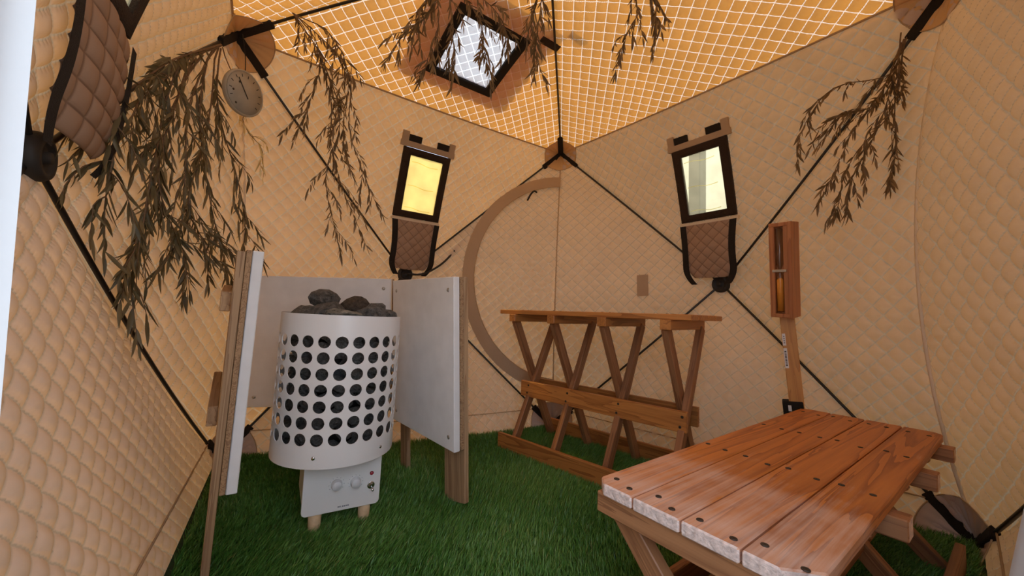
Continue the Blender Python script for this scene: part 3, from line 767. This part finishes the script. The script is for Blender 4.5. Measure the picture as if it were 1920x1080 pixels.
# stones
def stone_mesh(seed, flat):
    r_ = random.Random(seed); bm = bmesh.new(); bmesh.ops.create_icosphere(bm, subdivisions=2, radius=1)
    cuts = [(Vector((r_.gauss(0, 1), r_.gauss(0, 1), r_.gauss(0, 1))).normalized(), r_.uniform(.62, .9)) for _ in range(11)]
    for v_ in bm.verts:
        for d_, l_ in cuts:
            p_ = v_.co.dot(d_)
            if p_ > l_: v_.co -= d_*(p_-l_)
        v_.co *= r_.uniform(.95, 1.05)
        v_.co.z *= flat
    return bm_mesh('stone', bm)
def stone_mat(name, c0, c1):
    mt, nt, out = new_mat(name); tc = N(nt, 'ShaderNodeTexCoord'); nz = N(nt, 'ShaderNodeTexNoise'); nz.inputs['Scale'].default_value = 3.5; nz.inputs['Detail'].default_value = 9; nz.inputs['Roughness'].default_value = .7
    nt.links.new(tc.outputs['Object'], nz.inputs['Vector'])
    p = N(nt, 'ShaderNodeBsdfPrincipled'); p.inputs['Roughness'].default_value = .75
    nt.links.new(ramp(nt, nz.outputs[0], [(.35, c0), (.68, c1)]), p.inputs['Base Color'])
    b_ = N(nt, 'ShaderNodeBump'); b_.inputs['Strength'].default_value = .9; b_.inputs['Distance'].default_value = .08
    nt.links.new(nz.outputs[0], b_.inputs['Height']); nt.links.new(b_.outputs[0], p.inputs['Normal']); nt.links.new(p.outputs[0], out.inputs[0]); return mt
MAT['stone'] = stone_mat('grey_stone', (.07, .072, .07), (.36, .355, .34)); MAT['stone_pale'] = stone_mat('pale_stone', (.12, .13, .11), (.72, .68, .58)); MAT['stone_brown'] = stone_mat('brown_stone', (.05, .038, .03), (.20, .155, .12))
SM = [stone_mesh(k, f_) for k, f_ in enumerate((.7, .62, .8, .75, .6, .85))]
for s_ in SM: s_.materials.append(MAT['stone'])
pale = stone_mesh(40, .6); pale.materials.append(MAT['stone_pale']); brown = stone_mesh(41, .75); brown.materials.append(MAT['stone_brown'])
def stone(me, x, y, z, s, rot, label, group):
    mw = ms @ T(x, y, z) @ Matrix.Rotation(rot[2], 4, 'Z') @ Matrix.Rotation(rot[0], 4, 'X') @ Matrix.Diagonal((*s, 1))
    return put('stove_stone', me, None, None, mw, label, 'stone', group)
# right / away axes of the view at the stove, for arranging the crown of stones by their neighbours
rx, ry = Vector((.824, -.566)), Vector((.566, .824))
def crown(a, b): q_ = rx*a+ry*b; return q_.x, q_.y
TOPS = [(-.085, -.075, .668, (.072, .05, .046), 0, 'flat dark grey stone at the drum rim below the highest stone'), (-.070, .005, .716, (.058, .052, .048), 2, 'rounded grey stone standing highest on the stove'),
        (.030, .020, .706, (.064, .05, .046), 41, 'brown pointed stone behind the pale stone on the stove'), (.045, -.108, .674, (.062, .045, .040), 40, 'pale whitish stone at the drum rim'),
        (.110, -.050, .676, (.050, .05, .046), 3, 'dark grey stone at the drum rim beside the right shield'), (.090, .040, .698, (.045, .045, .036), 1, 'small grey stone between the brown stone and the right shield'),
        (-.125, .000, .672, (.045, .055, .040), 4, 'wedge shaped grey stone at the drum rim beside the left shield'), (-.020, -.070, .682, (.058, .05, .045), 5, 'angular dark stone between the highest stone and the pale stone'),
        (.000, .105, .678, (.06, .05, .045), 0, 'grey stone behind the brown pointed stone on the stove'), (.135, .015, .668, (.036, .04, .036), 2, 'lowest small grey stone at the drum rim by the right shield'),
        (-.100, .085, .678, (.05, .05, .04), 3, 'grey stone behind the highest stone on the stove')]
for i, (a, b_, z, s, k, lab) in enumerate(TOPS):
    s = tuple(q_*1.07 for q_ in s)
    me = {40: pale, 41: brown}.get(k) or SM[k]; x, y = crown(a, b_)
    stone(me, x, y, z, s, (random.uniform(-.25, .25), 0, math.atan2(y, x)+math.pi/2), lab, 'stones on top of the stove')
for lv in range(8):
    z = Z0+.035+lv*.050; m_ = 14
    for k in range(m_):
        a = 2*math.pi*(k+.5*(lv % 2))/m_+random.uniform(-.06, .06)
        rr_ = DR-.052+random.uniform(-.006, .004)
        stone(SM[random.randrange(6)], rr_*math.cos(a), rr_*math.sin(a), z, [random.uniform(.034, .042) for _ in range(3)], (random.uniform(0, 6), 0, random.uniform(0, 6)),
              'grey stone seen through the round holes of the stove drum', 'stones inside the stove drum')

# ================================================================ heat shields
def shield(label, near_b, near_t, far_b, far_t, face, z0, z1, legs, thick=.024):
    """white board on plywood; corner points are the bottom/top of the near and far vertical edges on the board's white face side"""
    A_, B_, Cc, D_ = map(Vector, (near_b, far_b, far_t, near_t))
    ex = ((B_-A_)+(Cc-D_)).normalized(); ez = ((D_-A_)+(Cc-B_)).normalized(); ex = (ex-ez*ex.dot(ez)).normalized(); ey = ez.cross(ex)
    if ey.dot(Vector(face)) < 0: ex = -ex; ey = ez.cross(ex)
    c_ = (A_+B_+Cc+D_)/4; wd_ = ((B_-A_).length+(Cc-D_).length)/2; hg = ((D_-A_).length+(Cc-B_).length)/2
    mw = Matrix.Identity(4)
    for i in range(3): mw[i][0], mw[i][1], mw[i][2] = ex[i], ey[i], ez[i]
    mw.translation = c_
    base = mw.copy(); base.translation = Vector((c_.x, c_.y, 0))
    r_ = empty('heat_shield', base, label, 'heat shield')
    wb = put('white_board', box_mesh(wd_, thick, hg, .002), MAT['board'], r_, mw @ T(0, -thick/2, 0))
    put('plywood', box_mesh(wd_+.012, .012, hg-.005, .001), MAT['plyedge'], r_, mw @ T(0, -thick-.007, .002))
    for sx_ in (-1, 1):
        for sz_ in (-1, 1):
            put('screw', lathe_mesh([(.0005, 0), (.0075, 0), (.007, .0018), (.002, .003)], 12), MAT['screw'], wb, mw @ T(sx_*(wd_/2-.035), .0, sz_*(hg/2-.045)) @ Matrix.Rotation(-math.pi/2, 4, 'X'))
    for (lx, lw, ztop, cut) in legs:
        # leg board with a slanted foot, behind the plywood
        zb_ = -c_.z/ez.z+.004
        pts = [(-lw/2, zb_+cut), (lw/2, zb_), (lw/2, ztop), (-lw/2, ztop)]
        me = prism_mesh([(p[1], p[0]) for p in pts], -.009, .009, .0015)
        me.transform(Matrix(((0, 1, 0, 0), (0, 0, 1, 0), (1, 0, 0, 0), (0, 0, 0, 1))) if False else Matrix.Identity(4))
        # local X of the leg runs up along the board
        lm = mw @ T(lx*(wd_/2-lw/2+.006), -thick-.023, 0) @ Matrix(((0, 1, 0, 0), (0, 0, 1, 0), (1, 0, 0, 0), (0, 0, 0, 1)))
        put('leg', me, MAT['legwood'], r_, lm)
    for z_ in (-.12, .17):
        put('batten', box_mesh(wd_*.8, .022, .05, .002), MAT['ply'], r_, mw @ T(0, -thick-.044, z_))
    return r_, mw, wd_, hg
RSN = -1
shield('white heat shield board standing between the stove and the curved zip door', (-.237, .10, .230), (-.268, .085, .830), (-.290, .575, .212), (-.330, .567, .808), (-1, 0, 0), .22, .82, ((RSN, .13, .30, .035), (-RSN, .06, .30, .0)))
shield('white heat shield board standing behind the stove', (-.833, .948, .275), (-.841, .915, .843), (-.275, .668, .237), (-.318, .652, .815), (.45, -.9, 0), .25, .82, ((-.25, .05, .25, 0), (.25, .05, .25, 0)))
sl, ml, wl, hl = shield('heat shield seen edge on beside the left wall, white board on thick plywood', (-.832, .101, .25), (-.814, .043, .858), (-.848, .58, .24), (-.830, .54, .846), (1, 0, 0), .24, .84, ((1, .07, .30, .0), (-1, .07, .30, .0)))
sl['label'] = 'heat shield seen edge on beside the left wall, white board on thick plywood'

# ================================================================ thermometer
tp = Vector((-.905, .62, 1.482)); td = Vector((.62, -.62, -.10)).normalized()
mt_ = frame(tp, Vector((0, 0, 1)).cross(td), (0, 0, 1)) @ Matrix.Rotation(-math.pi/2, 4, 'X')
mt_ = Matrix.Translation(tp) @ td.to_track_quat('Z', 'Y').to_matrix().to_4x4()
th_ = empty('round_thermometer', mt_, 'round grey dial thermometer hanging below the roof corner beside the branches', 'thermometer')
put('case', lathe_mesh([(.001, -.010), (.078, -.010), (.081, -.004), (.081, .006), (.077, .010), (.074, .007), (.001, .007)], 40), MAT['dial'], th_, mt_)
fc = put('dial_face', lathe_mesh([(.001, .0072), (.0735, .0072), (.0735, .0082), (.001, .0082)], 40), MAT['dial'], th_, mt_)
tick_me = box_mesh(.010, .0022, .0008, 0)
for k in range(11):
    a = math.radians(-120+k*24+90); put('dial_tick', tick_me, MAT['blackink'], fc, mt_ @ Matrix.Rotation(a, 4, 'Z') @ T(.061, 0, .0088))
put('needle', box_mesh(.075, .0030, .0012, 0), MAT['blackink'], fc, mt_ @ Matrix.Rotation(2.3, 4, 'Z') @ T(.018, 0, .0100))
for x, y in ((-.03, .028), (-.048, -.01), (-.03, -.05)):
    put('screw', lathe_mesh([(.0005, 0), (.004, 0), (.003, .002), (.0005, .002)], 10), MAT['darkscrew'], fc, mt_ @ T(x, y, .008))
up_ = tp + Vector((-.02, .06, .26))
put('hanging_cord', tube_mesh(catmull([tuple(tp+Vector((0, 0, .078))), tuple(tp+Vector((-.005, .03, .16))), tuple(up_)], 6), .0016, 5), MAT['velcro'], th_)

# ================================================================ sand timer on its post
p_top, p_bot = Vector((.768, -.491, 1.05)), Vector((.935, -.522, 0.0))
dv = (p_bot-p_top).normalized()
tm_ = empty('sand_timer', T(*p_bot), 'wooden sand timer with orange sand fixed on a leaning wooden post', 'sand timer')
toc = Vector((-.84, -1.098, .70))-Vector((.80, -.49, .8)); toc.z = 0
base = frame((0, 0, 0), -dv, toc)                      # local X up the post, local Z towards the doorway
pc_ = (p_top+p_bot)/2
def on_post(along, y, z): return Matrix.Translation(p_bot - dv*along) @ base @ T(0, y, z)
PL = (p_top-p_bot).length
pst = put('post', box_mesh(PL-.05, .046, .022, .002), MAT['postwood'], tm_, on_post((PL-.05)/2, 0, 0))
sk = put('paper_sticker', box_mesh(.075, .0115, .0008, 0), MAT['paper'], pst, on_post(.575, .0165, .0116), label='white paper sticker with black bars')
for k in range(10):
    put('sticker_bar', box_mesh(.0028 if k % 3 else .0042, .006, .0004, 0), MAT['blackink'], pst, on_post(.548+k*.0058, .0165, .0123))
sk2 = put('paper_sticker', box_mesh(.045, .010, .0008, 0), MAT['paper'], pst, on_post(.645, .0165, .0116))
for k in range(4):
    put('sticker_bar', box_mesh(.004, .0045, .0004, 0), MAT['ink'], pst, on_post(.633+k*.008, .0165, .0123))
br_ = put('bracket', box_mesh(.055, .064, .034, .003), MAT['velcro'], tm_, on_post(.385, .012, 0), label='black bracket with a small white label')
put('bracket_label', box_mesh(.022, .010, .0008, 0), MAT['paper'], br_, on_post(.388, .022, .0176))
# case : a square channel turned so that one corner faces the doorway, tube in the left channel
cs = on_post(.905, -.002, .030) @ Matrix.Rotation(math.radians(-4), 4, 'Z')
CL = .345
cs = cs @ Matrix.Rotation(math.radians(-20), 4, 'X')
put('case_back', box_mesh(CL, .012, .076, .0015), MAT['bamboo'], tm_, cs @ T(0, -.036, 0))
put('case_back', box_mesh(CL, .064, .036, .0015), MAT['bamboo'], tm_, cs @ T(0, 0, -.014))
put('case_side', box_mesh(CL, .018, .050, .0015), MAT['bamboo'], tm_, cs @ T(0, .024, -.0))
put('case_side', box_mesh(CL, .020, .050, .0015), MAT['bamboo'], tm_, cs @ T(0, -.022, .0))
put('case_end', box_mesh(.014, .064, .052, .0015), MAT['bamboo'], tm_, cs @ T(CL/2-.007, 0, 0))
put('case_end', box_mesh(.014, .064, .052, .0015), MAT['bamboo'], tm_, cs @ T(-CL/2+.007, 0, 0))
tb = cs @ T(0, .002, .0165) @ Matrix.Rotation(math.pi/2, 4, 'Y')
gl = put('glass_tube', lathe_mesh([(.002, -.155), (.0115, -.150), (.0115, -.022), (.003, -.001), (.003, .001), (.0115, .022), (.0115, .150), (.002, .155)], 20), MAT['glass'], tm_, tb)
put('sand', lathe_mesh([(.001, -.028), (.004, -.028), (.0105, -.036), (.0105, -.148)], 20), MAT['sand'], gl, tb, label='orange sand in the lower bulb')
put('clip', box_mesh(.010, .046, .006, .001), MAT['chrome'], tm_, cs @ T(-.002, .0, .026))

# ================================================================ branches
BR = {'L': [[(-1.011, 0.656, 1.659), (-1.053, 0.343, 1.411), (-1.105, 0.217, 1.284), (-1.107, 0.098, 1.108), (-1.126, 0.105, 0.971)],
       [(-1.009, 0.666, 1.661), (-1.049, 0.37, 1.403), (-1.072, 0.315, 1.164), (-1.078, 0.268, 0.899), (-1.089, 0.261, 0.758), (-1.061, 0.247, 0.582)],
       [(-1.019, 0.625, 1.623), (-1.04, 0.457, 1.313), (-1.03, 0.448, 1.09), (-1.035, 0.446, 0.888), (-1.05, 0.354, 0.766)],
       [(-1.006, 0.677, 1.653), (-0.991, 0.647, 1.414), (-0.953, 0.794, 1.205), (-0.887, 0.868, 1.035), (-0.892, 0.862, 0.786)],
       [(-1.027, 0.595, 1.592), (-1.02, 0.524, 1.313), (-0.98, 0.612, 1.051), (-0.942, 0.718, 0.897), (-0.912, 0.804, 0.717)],
       [(-1.055, 0.484, 1.489), (-1.089, 0.266, 1.272), (-1.11, 0.19, 1.132), (-1.104, 0.105, 0.964), (-1.109, 0.142, 0.798)],
       [(-1.003, 0.69, 1.667), (-0.942, 0.831, 1.557), (-0.893, 0.811, 1.427), (-0.837, 0.788, 1.344), (-0.825, 0.772, 1.218)],
       [(-1.045, 0.523, 1.528), (-1.06, 0.356, 1.23), (-1.065, 0.336, 1.02), (-1.025, 0.494, 0.844), (-1.003, 0.494, 0.71)],
       [(-1.058, 0.468, 1.473), (-1.067, 0.315, 1.089), (-1.085, 0.271, 0.871), (-1.088, 0.172, 0.753)],
       [(-1.014, 0.646, 1.637), (-1.008, 0.569, 1.298), (-1.022, 0.476, 1.013), (-0.995, 0.598, 0.896), (-0.956, 0.654, 0.752)]],
 'M': [[(-0.771, 0.589, 1.844), (-0.749, 0.575, 1.812), (-0.67, 0.533, 1.668), (-0.693, 0.563, 1.479), (-0.735, 0.603, 1.335)],
       [(-0.764, 0.584, 1.84), (-0.713, 0.552, 1.792), (-0.582, 0.475, 1.63), (-0.557, 0.478, 1.38), (-0.483, 0.443, 1.174), (-0.432, 0.416, 1.067)],
       [(-0.764, 0.584, 1.84), (-0.693, 0.542, 1.751), (-0.627, 0.514, 1.524), (-0.613, 0.521, 1.315), (-0.548, 0.493, 1.109), (-0.471, 0.454, 0.923)],
       [(-0.764, 0.584, 1.84), (-0.672, 0.532, 1.689), (-0.587, 0.493, 1.442), (-0.62, 0.534, 1.21), (-0.576, 0.52, 1.003), (-0.553, 0.511, 0.91)],
       [(-0.771, 0.589, 1.844), (-0.656, 0.515, 1.774), (-0.577, 0.473, 1.609), (-0.581, 0.496, 1.358), (-0.528, 0.472, 1.193)]],
 'R': [[(0.03, 0.0, 2.05), (-0.314, 0.102, 1.878), (-0.384, 0.16, 1.742), (-0.45, 0.211, 1.679), (-0.501, 0.254, 1.563)],
       [(0.03, 0.0, 2.05), (-0.33, 0.113, 1.877), (-0.35, 0.14, 1.706), (-0.373, 0.166, 1.572), (-0.388, 0.181, 1.511)],
       [(0.03, 0.0, 2.05), (-0.283, 0.08, 1.879), (-0.227, 0.053, 1.73), (-0.202, 0.047, 1.598), (-0.172, 0.035, 1.495)],
       [(0.03, 0.0, 2.05), (-0.299, 0.091, 1.878), (-0.305, 0.107, 1.726), (-0.297, 0.111, 1.613), (-0.295, 0.116, 1.533)],
       [(0.03, 0.0, 2.05), (-0.268, 0.07, 1.88), (-0.182, 0.02, 1.769), (-0.146, 0.001, 1.695), (-0.131, -0.004, 1.629)],
       [(0.03, 0.0, 2.05), (-0.346, 0.124, 1.876), (-0.388, 0.158, 1.799), (-0.414, 0.182, 1.722), (-0.426, 0.199, 1.617)],
       [(0.03, 0.0, 2.05), (-0.05, -0.082, 1.908), (-0.055, -0.065, 1.737), (-0.055, -0.056, 1.623), (-0.017, -0.073, 1.511)],
       [(0.03, 0.0, 2.05), (-0.038, -0.09, 1.908), (-0.072, -0.055, 1.755), (-0.078, -0.039, 1.612)],
       [(0.03, 0.0, 2.05), (0.168, -0.232, 1.916), (0.231, -0.265, 1.786), (0.198, -0.235, 1.69), (0.185, -0.218, 1.585)],
       [(0.03, 0.0, 2.05), (0.184, -0.243, 1.917), (0.28, -0.302, 1.836), (0.29, -0.303, 1.751), (0.292, -0.294, 1.629)]],
 'S': [[(1.023, -0.793, 1.746), (0.96, -0.774, 1.576), (0.798, -0.657, 1.517), (0.716, -0.59, 1.37), (0.712, -0.577, 1.245)],
       [(1.032, -0.798, 1.722), (0.949, -0.761, 1.52), (0.865, -0.693, 1.386), (0.814, -0.645, 1.215), (0.775, -0.61, 1.111)],
       [(1.035, -0.8, 1.722), (0.968, -0.77, 1.465), (0.86, -0.681, 1.273), (0.833, -0.65, 1.113), (0.827, -0.642, 1.063)],
       [(1.043, -0.805, 1.728), (0.983, -0.78, 1.465), (1.014, -0.787, 1.28), (0.983, -0.758, 1.185)],
       [(1.025, -0.792, 1.712), (0.928, -0.744, 1.482), (0.834, -0.676, 1.431), (0.763, -0.616, 1.297)],
       [(1.028, -0.794, 1.712), (0.944, -0.749, 1.408), (0.882, -0.691, 1.209), (0.872, -0.674, 1.078)]]}
def leaf_mesh(L, W, curl, fold):
    ts = np.linspace(0, 1, 6); v = []; f = []
    for t in ts:
        w = W*math.sin(math.pi*min(1, t**.8*1.0))**.9 + .0004; z = -curl*L*t*t
        v += [(L*t, -w, z+fold*w), (L*t, 0, z), (L*t, w, z+fold*w)]
    for k in range(5):
        a = 3*k; f += [(a, a+3, a+4, a+1), (a+1, a+4, a+5, a+2)]
    me = bpy.data.meshes.new('leaf'); me.from_pydata(v, [], f)
    for p in me.polygons: p.use_smooth = True
    return me
def leaf_set(L, W, mat):
    out = []
    for c, fo, s in ((.05, .35, 1), (.22, .5, .85), (-.12, .4, 1.15)):
        me = leaf_mesh(L*s, W*s, c, fo); me.materials.append(MAT[mat]); out.append(me)
    return out
LS = {'L': leaf_set(.058, .0036, 'leaf_olive'), 'P': leaf_set(.045, .0035, 'leaf_lit'), 'S': leaf_set(.039, .0030, 'leaf')}
def droop_path(p0, d, L, drop, n=7):
    out = [np.array(p0)]; d = d/np.linalg.norm(d)
    for k in range(n):
        d = d+np.array([0, 0, -drop/n]); d /= np.linalg.norm(d); out.append(out[-1]+d*L/n)
    return np.array(out)
def cloth_gap(pn_, X):
    """distance of points X in front of the hanging cloth of one panel (sag included)"""
    d = X-pn_.hub; h = d @ pn_.eh; v = d @ pn_.ev
    a = pn_.inv[0, 0]*h + pn_.inv[0, 1]*v; b = pn_.inv[1, 0]*h + pn_.inv[1, 1]*v
    q = np.clip(a+b, 1e-4, 1.1); t = np.clip(b/q, 0, 1); ok = (a > -.05) & (b > -.05)
    return d @ pn_.n - np.where(ok, np.maximum(q**2*4*t*(1-t)*(pn_.sag @ pn_.n), 0), 0)
NEAR = [PN[k_] for k_ in ('Dr', 'Du', 'Db', 'Dl', 'Al', 'Au', 'Bu', 'Br', 'Cl', 'RA', 'RB', 'RC', 'RD')]
def clear(X): return min(float(cloth_gap(pn_, X)) for pn_ in NEAR)
def pushed(X, m_):
    X = np.array(X)
    for _ in range(4):
        for pn_ in NEAR: X = X + np.clip(m_-cloth_gap(pn_, X), 0, None)[:, None]*pn_.n
    return X
def branch(pts, leaves, label, group, n_twigs, twig_len, n_leaf, rad, spread=1.0, leaf_from=.15, seed=0):
    rs = np.random.default_rng(seed)
    main = catmull(pts, 6); n = len(main)
    main[2:] += np.cumsum(rs.normal(0, .0012, (n-2, 3)), 0)
    main = pushed(main, .035)
    root = empty('dried_branch', T(*[float(x) for x in main[0]]), label, 'branch', group)
    Vs, Fs = tube_arrays(main, np.linspace(rad, rad*.35, n), 6); paths = [main[int(n*leaf_from):]]; off = len(Vs); Vs = [Vs]; Fs = [Fs]
    for k in range(n_twigs):
        i = int(n*(leaf_from+.05+(.78-leaf_from)*(k+.5)/n_twigs)); tan = main[min(i+1, n-1)]-main[i-1]; tan /= np.linalg.norm(tan)
        side = rs.normal(size=3); side -= tan*(side @ tan); side /= np.linalg.norm(side)
        tp_ = droop_path(main[i], tan*.8+side*.75*spread+np.array([0, 0, .15]), twig_len*rs.uniform(.6, 1.15), 1.1)
        tp_ = pushed(tp_, .03)
        a, b = tube_arrays(tp_, np.linspace(rad*.5, rad*.25, len(tp_)), 5); Vs.append(a); Fs.append(b+off); off += len(a); paths.append(catmull(tp_, 3))
    put('stem', mesh_np('stem', np.vstack(Vs), np.vstack(Fs), True), MAT['bark'], root)
    lens = [np.linalg.norm(np.diff(p, axis=0), axis=1).sum() for p in paths]; tot = sum(lens)
    for p, L in zip(paths, lens):
        m_ = max(4, int(n_leaf*L/tot))
        for k in range(m_):
            u = (k+rs.uniform(.1, .9))/m_*(len(p)-1.001); i = int(u); q = p[i]+(p[i+1]-p[i])*(u-i); tan = p[i+1]-p[i]; tan = tan/(np.linalg.norm(tan)+1e-9)
            side = rs.normal(size=3); side -= tan*(side @ tan); side /= np.linalg.norm(side)+1e-9
            an = rs.uniform(.25, .85) if k < m_-1 else .1
            d = tan*math.cos(an)+side*math.sin(an)+np.array([0, 0, -.5])
            d /= np.linalg.norm(d)
            for _ in range(6):
                if clear(q+d*.06) > .012: break
                d = d + .35*(CENTER-q); d /= np.linalg.norm(d)
            mw = frame(Vector(q), Vector(d), Vector(rs.normal(size=3))) @ Matrix.Scale(float(rs.uniform(.7, 1.2)), 4)
            put('leaf', leaves[rs.integers(3)], None, root, mw)
    return root
LB = {3: 'dark leafy branch of the large bundle hanging down to the top of the edge-on shield', 4: 'dark leafy branch of the large bundle ending just behind the edge-on shield', 5: 'dark leafy branch of the large bundle hanging closest to the wall hub'}
LB.update(dict(enumerate(['dark leafy branch of the large bundle, arching over towards the window flap', 'longest dark branch of the large bundle, its tip hanging lowest'])))
for i, p in enumerate(BR['L']):
    if i == 6: branch(p, LS['P'], 'leafy sprig hanging beside the round thermometer, coloured pale yellow as if lit', 'branches of the large bundle', 4, .09, 42, .0022, seed=i)
    else: branch(p, LS['L'], LB[i] if i in LB else 'dark olive leafy branch in the middle of the large hanging bundle', 'branches of the large bundle', 9, .16, 135, .0032, 1.15, .10, seed=i)
for i, p in enumerate(BR['M']):
    branch(p, LS['S'], {0: 'shortest thin brown branch hanging from the roof pole, by the round thermometer', 1: 'thin brown branch from the roof pole ending beside the yellowed window flap', 3: 'longest straight thin brown branch hanging from the roof pole above the stove'}.get(i, 'thin brown leafy branch hanging in the middle of the bundle above the stove'), 'branches hanging above the stove', 8, .13, 150, .0022, .8, .18, seed=20+i)
for i, p in enumerate(BR['R']):
    lab = 'brown leafy branch hanging from the roof top in front of the white roof window' if i < 6 else 'brown leafy branch hanging beside the roof pole that meets the far corner' if i < 8 else 'short brown leafy branch hanging from the roof top above the cream window'
    branch(p, LS['S'], lab, 'branches hanging from the roof top', 6, .10, 100, .0022, .8, .30, seed=40+i)
for i, p in enumerate(BR['S']):
    branch(p, LS['S'], {0: 'brown branch above the sand timer arching furthest out towards the cream window', 3: 'brown sprig hanging apart from its bundle, closest to the wall corner seam'}.get(i, 'brown leafy branch tied to the pole above the sand timer'), 'branches above the sand timer', 6, .10, 110, .0022, .7, .08, seed=60+i)

# ================================================================ doorway flap and what stands outside
def pleat(path_xy, z0, z1, lean, folds, depth):
    U, Z = np.meshgrid(np.linspace(0, 1, 80), np.linspace(z0, z1, 60), indexing='ij')
    ax, ay, bx, by = path_xy
    sag = lean*(Z-.6)
    d = depth*np.sin(U*folds*2*np.pi+2*np.sin(Z*3))*(.6+.4*np.sin(Z*4+U*5))
    dx, dy = bx-ax, by-ay; l = math.hypot(dx, dy); nx, ny = -dy/l, dx/l
    X = np.stack([ax+dx*U+nx*d*U*(1-U)*4, ay+dy*U+ny*d*U*(1-U)*4+sag, Z+0*U], -1)
    idx = np.arange(80*60).reshape(80, 60); q = np.stack([idx[:-1, :-1], idx[1:, :-1], idx[1:, 1:], idx[:-1, 1:]], -1).reshape(-1, 4)
    return mesh_np('pleat', X.reshape(-1, 3), q, True)
put('door_flap', pleat((-1.00, -.93, -.912, -.872), .30, 1.55, -.06, 3, .012), MAT['hem'], None, None, 'pale gathered fabric flap of the open doorway', 'door flap')
put('door_flap', pleat((-.252, -1.079, -.08, -1.15), .10, .62, -.16, 3, .010), MAT['hem'], None, None, 'pale fabric edge of the doorway hanging beside the low bench', 'door flap')
put('grey_post', box_mesh(2.6, .085, .085, .006), MAT['greypost'], None, frame((1.72, .36, 1.3), (0, 0, 1), (1, 0, 0)), 'grey post outside, showing as a dark stripe through the cream window', 'post')
